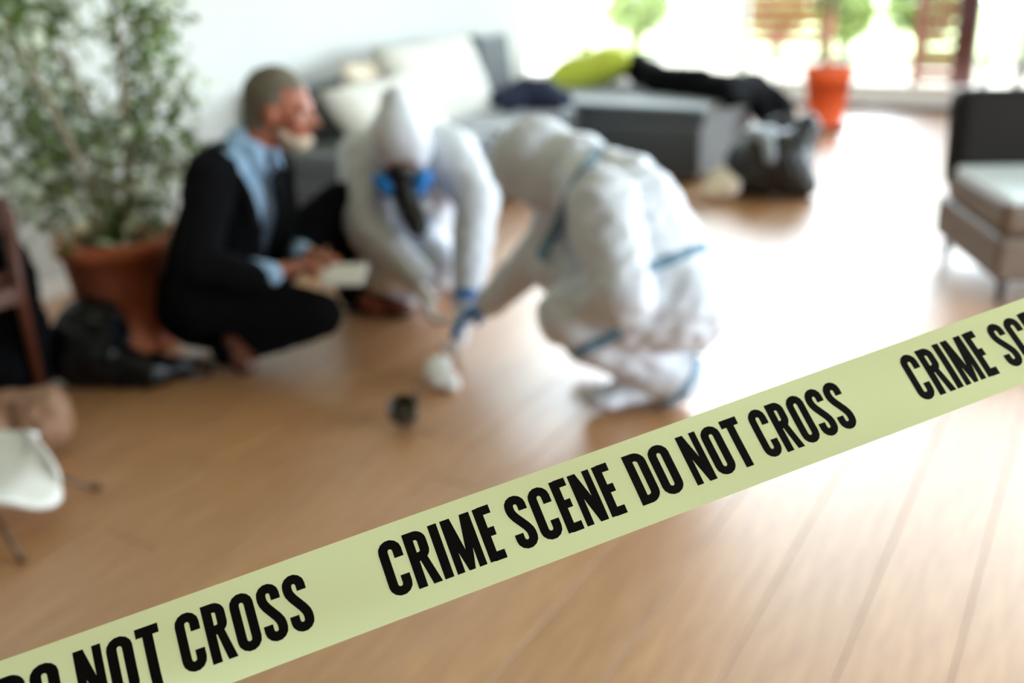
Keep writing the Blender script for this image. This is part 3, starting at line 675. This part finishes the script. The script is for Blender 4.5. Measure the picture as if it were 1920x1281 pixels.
# tie hangs along the shirt front: found by casting onto the shirt
bvh = BVHTree.FromBMesh(sh) if sh.is_valid else None
tmp = bmesh.new(); tmp.from_mesh(shirt.data); 
for v in tmp.verts: v.co += Vector(shirt['_w'])
bvh = BVHTree.FromBMesh(tmp)
tb_ = bmesh.new(); prev = None
for i in range(13):
    t = i/12; z = nk.z-.035-t*.40; base = nk.lerp(pel, t*.75); o_ = Vector((base.x, base.y, z)); hw = .016 if i < 2 else .014+.026*t
    if i == 12: hw = .004
    row = []
    for k in (-1, 0, 1):
        s0 = o_+cf*.5+cr*k*hw; hit = bvh.ray_cast(s0, -cf)
        p = (hit[0] if hit[0] is not None else o_+cf*.13)+cf*.008+(cf*.004 if k == 0 else Vector())
        row.append(tb_.verts.new(p))
    if prev:
        tb_.faces.new((prev[0], prev[1], row[1], row[0])); tb_.faces.new((prev[1], prev[2], row[2], row[1]))
    prev = row
bmesh.ops.recalc_face_normals(tb_, faces=tb_.faces)
ell(tb_, nk+cf*.085-UP*.035, (.018, .014, .02), Tc)
obj('tie', tb_, M['tie'], man)
tr = fuse([('e', pel, (.175, .15, .14), Tc), ('c', pel, .14, nhp, .115), ('c', pel, .14, fhp, .115), ('c', nhp, .115, nkn, .080), ('c', nkn, .080, nan, .062), ('c', fhp, .11, fkn, .078), ('c', fkn, .078, fan, .062)], .012, 3, .006, 12, 5, floor=.012)
obj('trousers', tr, M['suit'], man)
jk = fuse([('e', chest+UP*.02, (.19, .145, .20), Tc), ('c', chest, .165, pel+UP*.08, .165), ('c', pel+UP*.05, .165, pel-UP*.04-cf*.05, .175), ('c', nk-UP*.040-cf*.030, .080, nsh, .082), ('c', nk-UP*.050-cf*.025, .078, fsh, .078),
           ('c', nsh, .082, nel, .066), ('c', nel, .066, nwr-nd*.055, .050), ('c', fsh, .078, fel, .064), ('c', fel, .064, fwr-fd*.055, .050), ('c', pel-cf*.06, .15, pel-cf*.10-UP*.07, .15)], .012, 3, .006, 10, 3, floor=.03)
def vtest(p):
    q = p-chest; a, b = q.dot(cr), q.dot(cf); z = p.z-(chest.z-.17)
    if (p-nwr).length < .13 or (p-nel).length < .10: return False
    return b > .02 and z > 0 and abs(a) < .012+z*.20 and (p-nsh).length > .10 and (p-fsh).length > .09
cut(jk, vtest); cut(jk, lambda p: (p-nk).length < .076 and p.z > nk.z-.02)
cut(jk, lambda p: (p-nwr).dot(nd) > -.045 and (p-nwr).length < .10); cut(jk, lambda p: (p-fwr).dot(fd) > -.045 and (p-fwr).length < .09)
ja = solid(obj('jacket', jk, M['suit'], man), .008)
for sg in (1, -1):   # lapels along the opening
    lb = bmesh.new(); prev = None
    for i in range(8):
        t = i/7; z = chest.z-.15+t*.27; xo = (.012+(z-(chest.z-.17))*.20)*sg
        wv = .012+.042*math.sin(min(1, t*1.15)*PI)**.6*(1 if t < .9 else .6)
        dep_ = math.sqrt(max(.001, 1-min(.98, ((z-chest.z-.02)/.20))**2))*.150
        p0 = Vector((chest.x, chest.y, z))+cr*xo+cf*(dep_+.006); p1 = p0+cr*sg*wv-cf*.008*(1+t)
        row = (lb.verts.new(p0), lb.verts.new(p1))
        if prev: lb.faces.new((prev[0], prev[1], row[1], row[0]))
        prev = row
    solid(obj('lapel', lb, M['suit'], ja), .005)
toe = at(468, 700, 3.33); toe.z = .012; hl = nan+Vector((0, 0, .04)); 
dfo = (toe-hl); dfo.normalize()
shoe('shoe', Vector((toe.x, toe.y, .012))-dfo*.235, Vector((toe.x, toe.y, .016)), M['brownshoe'], man)
h2 = Vector(fan); h2.z = .012; t2 = at(752, 585, 3.85); t2.z = .012; dd = (t2-h2).normalized()
shoe('shoe', h2-dd*.05, h2-dd*.05+dd*.30, M['brownshoe'], man)
npd = thing('notepad', at(640, 512, 3.30), 'small white notepad held by the person in the black suit', 'notepad')
Tn = Matrix((RT*.95+FH*.3, (FH*.9-UP*.2-RT*.25), Vector((0, 0, 0)))).transposed()
xa = (RT*.95-FH*.15+UP*.02).normalized(); za = (UP*.9-FH*.35).normalized(); za = (za-xa*za.dot(xa)).normalized(); ya = za.cross(xa)
Tn = Matrix((xa, ya, za)).transposed().to_4x4(); nc = at(645, 514, 3.30)
BX('pages', nc, (.14, .10, .010), M['paper'], npd, mtx=Tn, bev=.001, seg=1); BX('cover', nc-za*.008, (.144, .104, .004), M['valve'], npd, mtx=Tn, bev=.001, seg=1)
bm = bmesh.new(); q = at(600, 492, 3.24); tube(bm, [q-xa*.05+za*.06, q+xa*.05-za*.01], [.004, .003], 8); tag(obj('pen', bm, M['black']), 'thin dark pen in the suited person\'s hand over the notepad', 'pen')

# ---- forensic worker facing us
p1 = thing('person', at(760, 560, 3.95)*1.0, 'person in white hooded coverall and black mask with blue filters, kneeling and bending down', 'person')
P = dict(pel=at(745, 500, 4.0), ch=at(765, 350, 3.80), nk=at(765, 262, 3.68), hd=at(750, 278, 3.50),
         rs=at(845, 292, 3.72), re=at(893, 372, 3.58), rw=at(872, 588, 3.47), ls=at(685, 292, 3.76), le=at(690, 430, 3.62), lw=at(790, 532, 3.52),
         rk=at(815, 500, 3.68), lk=at(725, 500, 3.68), ra=at(860, 440, 4.15), la=at(700, 520, 4.1), rh=at(790, 480, 3.95), lh=at(710, 480, 3.95))
for k in ('ra', 'la', 'rk', 'lk'): P[k].z = max(.09, P[k].z*1.0)
P['ra'].z = .09; P['la'].z = .09
hf1 = (-FH*.68-UP*.76+RT*.04).normalized(); hu1 = (UP*.75-FH*.6)
HP, g1, TH1 = headprims(P['hd'], hf1, hu1, .95)
Tb = Matrix((RT, -FH, UP)).transposed().to_4x4()
rd = (at(868, 625, 3.44)-P['rw']).normalized(); ld = (at(800, 575, 3.50)-P['lw']).normalized()
body = list(HP)+[('c', P['hd']-hu1.normalized()*.05, .052, P['nk'], .06), ('c', P['nk'], .06, P['ch'], .12), ('e', P['ch'], (.16, .12, .15), Tb), ('c', P['ch'], .13, P['pel'], .14),
    ('c', P['nk'], .05, P['rs'], .055), ('c', P['nk'], .05, P['ls'], .055), ('c', P['rs'], .05, P['re'], .038), ('c', P['re'], .038, P['rw'], .026), ('c', P['ls'], .05, P['le'], .038), ('c', P['le'], .038, P['lw'], .026),
    ('c', P['rh'], .09, P['rk'], .055), ('c', P['rk'], .055, P['ra'], .04), ('c', P['lh'], .09, P['lk'], .055), ('c', P['lk'], .055, P['la'], .04), ('c', P['pel'], .1, P['rh'], .09), ('c', P['pel'], .1, P['lh'], .09)]
h1a = hand(P['rw'], rd, -RT, -FH, .9, 1.15); h1b = hand(P['lw'], ld, RT, -FH, .65, 1.15)
obj('body', fuse(body+h1a+h1b, .007, 3), M['skin'], p1); eyes(g1, .95, p1, hf1)
sb = fuse([('e', P['ch']+UP*.02, (.20, .16, .18), Tb), ('c', P['ch'], .18, P['pel'], .20), ('c', P['nk']-FH*0, .085, P['ch']+UP*.06, .15),
    ('c', P['nk']+FH*.04, .09, P['rs'], .105), ('c', P['nk']+FH*.04, .09, P['ls'], .105), ('c', P['rs'], .105, P['re'], .085), ('c', P['re'], .082, P['rw']-rd*.02, .050), ('c', P['ls'], .105, P['le'], .085), ('c', P['le'], .085, P['lw']-ld*.02, .050),
    ('c', P['rh'], .13, P['rk'], .10), ('c', P['rk'], .095, P['ra'], .075), ('c', P['lh'], .13, P['lk'], .10), ('c', P['lk'], .095, P['la'], .075), ('c', P['pel'], .16, P['rh'], .13), ('c', P['pel'], .16, P['lh'], .13)], .013, 3, .011, 8, 1, floor=.006)
seam_src = sb.copy(); co1 = obj('coverall', sb, M['tyvek'], p1)
hoodb = fuse([('e', g1(0, -.02, .03), (.102, .122, .125), TH1), ('e', g1(0, -.03, -.05), (.095, .10, .10), TH1), ('c', g1(0, -.07, .06), .095, g1(0, -.13, .10), .055), ('c', P['hd']-hu1.normalized()*.04+FH*.03, .095, P['nk']+FH*.03, .11)], .010, 3, .006, 14, 4)
f1 = TH1.to_3x3() @ Vector((0, 1, 0)); u1 = TH1.to_3x3() @ Vector((0, 0, 1)); r1 = TH1.to_3x3() @ Vector((1, 0, 0))
cut(hoodb, lambda p: (p-P['hd']).dot(f1) > .045 and ((p-P['hd']).dot(r1)/.066)**2+(((p-P['hd']).dot(u1)+.025)/.092)**2 < 1)
solid(obj('hood', hoodb, M['tyvek'], p1), .004)
for nm, prm in (('glove', h1a), ('glove', h1b)):
    gl = [('c', q[1], q[2]+.003, q[3], q[4]+.003) if q[0] == 'c' else ('e', q[1], tuple(a+.004 for a in q[2]), q[3]) for q in prm]
    base = P['rw'] if prm is h1a else P['lw']; d_ = rd if prm is h1a else ld
    gl.append(('c', base-d_*.03, .036, base+d_*.02, .032)); obj(nm, fuse(gl, .006, 2), M['latex'], p1)
b1 = obj('seam_tape', band(seam_src, at(812, 440, 3.62), (RT*.35+UP*1.0-FH*.1), .036, .12), M['seamb'], p1); b1['label'] = 'pale blue tape across the lap of the coverall'
b1 = obj('seam_tape', band(seam_src, P['rw']-rd*.05, rd, .03, .12, .005), M['nitrile'], p1); b1['label'] = 'blue tape at the wrist'
for sd_ in (1, -1):
    a_ = P['ra'] if sd_ == 1 else P['la']; k_ = P['rk'] if sd_ == 1 else P['lk']; dv = (a_-k_); dv.z = 0; dv.normalize(); h_ = Vector((a_.x, a_.y, .03))
    shoe('shoe_cover', h_-dv*.02, h_+dv*.22, M['tyvek'], p1, sole=False, wr=.004)
# respirator
mk = thing('respirator_mask', g1(0, .12, -.04), 'black respirator mask with two round blue filters on the kneeling person', 'mask')
bm = fuse([('e', g1(0, .088, -.045), (.062, .050, .066), TH1), ('c', g1(0, .11, -.05), .036, g1(0, .135, -.085), .026), ('c', g1(-.04, .09, -.055), .022, g1(-.062, .11, -.06), .02), ('c', g1(.04, .09, -.055), .022, g1(.062, .11, -.06), .02), ('c', g1(0, .10, .0), .022, g1(0, .085, .035), .014),
           ('c', g1(0, .12, -.06), .050, g1(-.015, .19, -.085), .045), ('c', g1(-.015, .19, -.085), .045, g1(-.045, .275, -.10), .040)], .006, 3)
obj('facepiece', bm, M['rubber'], mk)
for sg in (1, -1):
    bm = bmesh.new(); dv = (r1*sg*.75+f1*.65-u1*.1).normalized(); lathe(bm, g1(sg*.066, .112, -.060), [(0, -.012), (.046, -.012), (.051, -.004), (.052, .018), (.046, .026), (.034, .028), (.032, .023), (0, .023)], 28, basis(dv)); bmesh.ops.recalc_face_normals(bm, faces=bm.faces)
    obj('filter', bm, M['filter'], mk)
bm = bmesh.new(); lathe(bm, g1(-.068, .185, -.095), [(0, 0), (.030, 0), (.032, .010), (.024, .020), (0, .022)], 24, basis(f1-u1*.3)); obj('valve', bm, M['valve'], mk)
for sg in (1, -1):
    bm = bmesh.new(); tube(bm, [g1(sg*.04, .085, -.02), g1(sg*.085, .03, .0), g1(sg*.10, -.04, .03)], .007, 8); obj('strap', bm, M['rubber'], mk)

# ---- forensic worker seen from behind
Q = dict(pel=at(1235, 545, 2.92), ch=at(1170, 400, 2.90), nk=at(1080, 325, 3.03), hd=at(1010, 322, 3.12),
         ns=at(1135, 385, 2.76), ne=at(1170, 555, 2.70), nw=at(1085, 560, 2.86), fs=at(1075, 375, 3.12), fe=at(1020, 470, 3.20), fw_=at(912, 572, 3.36),
         nh=at(1265, 560, 2.86), nkk=at(1075, 590, 2.88), na=at(1255, 705, 3.0), fh=at(1190, 560, 3.08), fk=at(1055, 500, 3.16), fa=at(1215, 650, 3.22))
p2 = thing('person', (Q['pel'].x, Q['pel'].y, 0), 'person in white coverall crouching with back to the tape, reaching a blue-gloved hand left', 'person')
hf2 = (-RT*.82-UP*.50+FH*.25).normalized(); hu2 = (UP*.85-RT*.5)
HP, g2, TH2 = headprims(Q['hd'], hf2, hu2, 1.0)
fd2 = (at(835, 622, 3.42)-Q['fw_']).normalized(); nd2 = (at(1030, 575, 2.95)-Q['nw']).normalized()
ts = (Q['ch']-Q['pel']).normalized(); Tt = basis(ts, RT*.2+FH)
body = list(HP)+[('c', Q['hd'], .05, Q['nk'], .06), ('c', Q['nk'], .06, Q['ch'], .12), ('c', Q['ch'], .13, Q['pel'], .14), ('c', Q['nk'], .05, Q['ns'], .055), ('c', Q['nk'], .05, Q['fs'], .055),
    ('c', Q['ns'], .05, Q['ne'], .038), ('c', Q['ne'], .038, Q['nw'], .026), ('c', Q['fs'], .05, Q['fe'], .038), ('c', Q['fe'], .038, Q['fw_'], .026), ('c', Q['nh'], .09, Q['nkk'], .055), ('c', Q['nkk'], .055, Q['na'], .04),
    ('c', Q['fh'], .09, Q['fk'], .055), ('c', Q['fk'], .055, Q['fa'], .04), ('c', Q['pel'], .1, Q['nh'], .09), ('c', Q['pel'], .1, Q['fh'], .09)]
h2a = hand(Q['fw_'], fd2, -UP-FH*.3, FH*.5-RT*.2, .45, 1.05, .16); h2b = hand(Q['nw'], nd2, -UP, FH, .6, 1.0)
obj('body', fuse(body+h2a+h2b, .007, 3), M['skin'], p2); eyes(g2, 1.0, p2, hf2)
sb = fuse([('c', Q['ch'], .170, Q['pel'], .178), ('e', at(1195, 415, 2.92), (.13, .15, .15), Tt), ('c', Q['nk'], .10, Q['ch'], .165), ('e', at(1288, 558, 2.92), (.138, .138, .155)), ('e', at(1180, 365, 2.95), (.11, .11, .09)),
    ('c', Q['nk'], .085, Q['ns'], .10), ('c', Q['nk'], .085, Q['fs'], .095), ('c', Q['ns'], .098, Q['ne'], .082), ('c', Q['ne'], .078, Q['nw'], .055), ('c', Q['fs'], .095, Q['fe'], .075), ('c', Q['fe'], .075, Q['fw_']-fd2*.02, .050),
    ('c', Q['nh'], .145, Q['nkk'], .105), ('c', Q['nkk'], .10, Q['na'], .096), ('c', Q['fh'], .14, Q['fk'], .10), ('c', Q['fk'], .10, Q['fa'], .08), ('c', Q['pel'], .16, Q['nh'], .14), ('c', Q['pel'], .16, Q['fh'], .14)], .013, 3, .016, 6.5, 5, floor=.006)
seam_src2 = sb.copy(); obj('coverall', sb, M['tyvek'], p2)
hoodb = fuse([('e', g2(0, -.01, .03), (.118, .145, .135), TH2), ('e', g2(0, -.03, -.06), (.10, .11, .10), TH2), ('c', Q['hd'], .118, Q['nk'], .125)], .011, 3, .008, 12, 6)
f2 = TH2.to_3x3() @ Vector((0, 1, 0)); u2_ = TH2.to_3x3() @ Vector((0, 0, 1)); r2_ = TH2.to_3x3() @ Vector((1, 0, 0))
cut(hoodb, lambda p: (p-Q['hd']).dot(f2) > .05 and ((p-Q['hd']).dot(r2_)/.07)**2+(((p-Q['hd']).dot(u2_)+.02)/.09)**2 < 1)
hs2 = hoodb.copy(); solid(obj('hood', hoodb, M['tyvek'], p2), .004)
gl = [('c', q[1], q[2]+.003, q[3], q[4]+.003) if q[0] == 'c' else ('e', q[1], tuple(a+.004 for a in q[2]), q[3]) for q in h2a]; gl.append(('c', Q['fw_']-fd2*.05, .044, Q['fw_']+fd2*.02, .036))
go = obj('glove', fuse(gl, .006, 2), M['nitrile'], p2); go['label'] = 'blue nitrile glove'
gl = [('c', q[1], q[2]+.003, q[3], q[4]+.003) if q[0] == 'c' else ('e', q[1], tuple(a+.004 for a in q[2]), q[3]) for q in h2b]; obj('glove', fuse(gl, .006, 2), M['nitrile'], p2)
def tp(c, nrm, wd, mr, lab, src=None):
    o = obj('seam_tape', band(src or seam_src2, c, nrm, wd, mr, .006), M['seam'], p2); o['label'] = lab
tp(at(1085, 350, 3.0), (at(1110, 362, 3.0)-at(1050, 330, 3.0)), .035, .26, 'blue-grey tape round the collar')
tp(at(1275, 480, 2.75), (at(1275+8, 480+20, 2.75)-at(1275, 480, 2.75)), .030, .13, 'blue-grey tape strip across the hip')
tp(at(1125, 640, 2.82), (at(1150, 690, 2.85)-at(1120, 630, 2.85)), .032, .085, 'blue-grey tape below the knee')
tp(at(1280, 695, 2.98), (Q['na']-Q['nkk']), .028, .14, 'blue-grey tape at the ankle')
hh = at(1275, 730, 3.0); hh.z = .03; tt = at(1150, 755, 3.0); tt.z = .02
shoe('shoe_cover', hh, hh+(tt-hh).normalized()*.29, M['tyvek'], p2, h=.09, sole=False, wr=.005, k=1.5)
h3 = Vector((Q['fa'].x, Q['fa'].y, .03)); shoe('shoe_cover', h3, h3-RT*.24+FH*.05, M['tyvek'], p2, sole=False, wr=.005, k=1.2)

# ------------------------------------------------------------------ barrier tape
TA = at(0, 1340, .725); TB = at(1920, 638, .91); td = (TB-TA).normalized()
a_ = math.radians(23.3); tw = -R2*math.sin(a_)+U2*math.cos(a_); tw = (tw+FW*(-(tw.dot(td))/FW.dot(td))).normalized()
tn = td.cross(tw).normalized()
if tn.dot(FW) > 0: tn = -tn          # towards the viewer
def tp_(s, v, lift=0):
    # a slack film: a soft fold along its lower third that fades to the right, tiny waves
    fade = max(0, min(1, (.46-s)/.5)); k = max(0, -.010-v)
    off = -k*k*9*fade*1.0 + .0012*math.sin(s*7+1)+.0006*math.sin(s*17+v*60)
    return TA+td*s+tw*v+tn*(off+lift)
tape = thing('barrier_tape', TA.lerp(TB, .5), 'pale yellow-green barrier tape with black lettering stretched across the foreground', 'tape')
bm = bmesh.new(); NS = 260; NV = 12; g_ = []
for i in range(NS+1):
    s = -.9+i/NS*2.7; g_.append([bm.verts.new(tp_(s, -.0375+.075*j/NV)) for j in range(NV+1)])
for i in range(NS):
    for j in range(NV): bm.faces.new((g_[i][j], g_[i+1][j], g_[i+1][j+1], g_[i][j+1]))
obj('film', bm, M['tape'], tape)
ST = .160
def arc(cx, cy, r, a0, a1, n=7): return [(cx+r*math.cos(math.radians(a0+(a1-a0)*i/n)), cy+r*math.sin(math.radians(a0+(a1-a0)*i/n))) for i in range(n+1)]
def glyph(ch):
    """strokes: (points, closed) centre lines of width ST; polys: plain polygons. Height 1."""
    h = ST/2; st = []; po_ = []
    if ch == 'C':
        w = .40; r = w/2-h; st.append(([(w-h, .66), (w-h, 1-h-r)]+arc(w/2, 1-h-r, r, 0, 180)+[(h, h+r)]+arc(w/2, h+r, r, 180, 360)+[(w-h, .34)], False))
    elif ch == 'O':
        w = .40; r = w/2-h; st.append(([(w-h, .5), (w-h, 1-h-r)]+arc(w/2, 1-h-r, r, 0, 180)+[(h, h+r)]+arc(w/2, h+r, r, 180, 360)+[(w-h, .5)], False))
    elif ch == 'D':
        w = .40; r = .13; st.append(([(h, 1), (h, 0)], False)); st.append(([(h, 1-h), (w-h-r, 1-h)]+arc(w-h-r, 1-h-r, r, 90, 0)+arc(w-h-r, h+r, r, 0, -90)+[(h, h)], False))
    elif ch == 'R':
        w = .40; r = .11; st.append(([(h, 1), (h, 0)], False)); st.append(([(h, 1-h), (w-h-r-.02, 1-h)]+arc(w-h-r-.02, 1-h-r, r, 90, 0)+arc(w-h-r-.02, .46+h+r, r, 0, -90)+[(h, .46+h)], False))
        po_.append([(.17, .50), (.31, .50), (.42, 0), (.265, 0)])
    elif ch == 'S':
        w = .39; r = w/2-h
        st.append(([(w-h, .70), (w-h, 1-h-r)]+arc(w/2, 1-h-r, r, 0, 180)+[(h, .74), (h+.012, .68), (h+.05, .60), (w-h-.05, .40), (w-h-.012, .32), (w-h, .26), (w-h, h+r)]+arc(w/2, h+r, r, 0, -180)+[(h, .30)], False))
    elif ch == 'I': w = ST; st.append(([(h, 1), (h, 0)], False))
    elif ch == 'E': w = .30; st += [([(h, 1), (h, 0)], False), ([(h, 1-h*.9), (w, 1-h*.9)], False), ([(h, .52), (w-.035, .52)], False), ([(h, h*.9), (w, h*.9)], False)]
    elif ch == 'T': w = .36; st += [([(0, 1-h*.9), (w, 1-h*.9)], False), ([(w/2, 1), (w/2, 0)], False)]
    elif ch == 'N': w = .42; po_ += [[(0, 0), (0, 1), (.135, 1), (.135, 0)], [(w-.135, 0), (w-.135, 1), (w, 1), (w, 0)], [(0, 1), (.155, 1), (w, 0), (w-.155, 0)]]
    elif ch == 'M': w = .53; po_ += [[(0, 0), (0, 1), (.135, 1), (.135, 0)], [(w-.135, 0), (w-.135, 1), (w, 1), (w, 0)], [(0, 1), (.175, 1), (w/2+.055, 0), (w/2-.055, 0)], [(w-.175, 1), (w, 1), (w/2+.055, 0), (w/2-.055, 0)]]
    for pts, _ in st:
        P_ = [Vector((a, b, 0)) for a, b in pts]; P_ = [p for i, p in enumerate(P_) if i == 0 or (p-P_[i-1]).length > 1e-4]; L_ = []; R_ = []
        for i, p in enumerate(P_):
            d1 = (P_[i]-P_[i-1]).normalized() if i else (P_[1]-P_[0]).normalized(); d2 = (P_[i+1]-P_[i]).normalized() if i < len(P_)-1 else d1
            n1 = Vector((-d1.y, d1.x, 0)); n2 = Vector((-d2.y, d2.x, 0)); m_ = (n1+n2).normalized(); k = h/max(.4, m_.dot(n1)); L_.append(p+m_*k); R_.append(p-m_*k)
        for i in range(len(P_)-1): po_.append([tuple(L_[i][:2]), tuple(L_[i+1][:2]), tuple(R_[i+1][:2]), tuple(R_[i][:2])])
    return w, po_
HT = .0455; V0 = .0018-HT/2
def word(txt, s0, s1):
    ws = [glyph(c) for c in txt]; gap = .062; tot = sum(a[0] for a in ws)+gap*(len(txt)-1); k = (s1-s0)/tot; x = 0
    for (w_, polys), c in zip(ws, txt):
        bm = bmesh.new(); idx = 0
        for pl in polys:
            lift = .0005+idx*.000004; idx += 1
            # subdivide tall pieces so the print follows the film
            q = [Vector((a, b, 0)) for a, b in pl]; n_ = 6 if max(v.y for v in q)-min(v.y for v in q) > .4 else 1
            if abs(q[0].y-q[3].y) < 1e-6 and abs(q[1].y-q[2].y) < 1e-6: A_, B_, C_, D_ = q[0], q[1], q[2], q[3]
            elif abs(q[0].y-q[1].y) < 1e-6: A_, B_, C_, D_ = q[0], q[3], q[2], q[1]
            else: A_, B_, C_, D_ = q[0], q[1], q[2], q[3]
            prev = None
            for i in range(n_+1):
                t = i/n_; l = A_.lerp(B_, t); r = D_.lerp(C_, t)
                row = [bm.verts.new(tp_(s0+(x+v.x)*k, V0+v.y*HT, lift)) for v in (l, r)]
                if prev: bm.faces.new((prev[0], prev[1], row[1], row[0]))
                prev = row
        obj('letter', bm, M['ink'], tape, smooth=False); x += w_+gap
for txt, a, b in (('CRIME', .2925, .3885), ('SCENE', .4000, .4945), ('DO', .5085, .5490), ('NOT', .5590, .6170), ('CROSS', .6265, .7165),
                  ('NOT', .0565, .1195), ('CROSS', .1310, .2320), ('DO', .0000, .0450), ('CRIME', .7805, .8615), ('SCENE', .8740, .9560), ('SCENE', -.118, -.014), ('CRIME', -.235, -.130),
                  ('DO', .969, 1.004), ('NOT', 1.013, 1.064)):
    word(txt, a, b)
for st_, k_ in ((1.074-.334*.86, .86), (1.215, .86), (1.635, .86), (-.79, 1.12)):
    for txt, a, b in (('CRIME', 0, .096), ('SCENE', .1075, .202), ('DO', .216, .2565), ('NOT', .2665, .3245), ('CROSS', .334, .424)):
        if (st_ < 1.0 and st_ > 0 and txt != 'CROSS') or st_+b*k_ > 1.79: continue
        word(txt, st_+a*k_, st_+b*k_)
for o in bpy.data.objects:
    if '_w' in o: del o['_w']
for o in bpy.data.objects:
    if o.parent or 'category' not in o: continue
    k = o.name.split('.')[0]
    if k in ('back_cushion', 'throw_cushion'): o['group'] = 'cushions on the corner sofa'
    if k == 'garden_shrub': o['group'] = 'shrubs in the garden beyond the window'
    if k == 'louvre_screen': o['group'] = 'louvred screens on the patio'
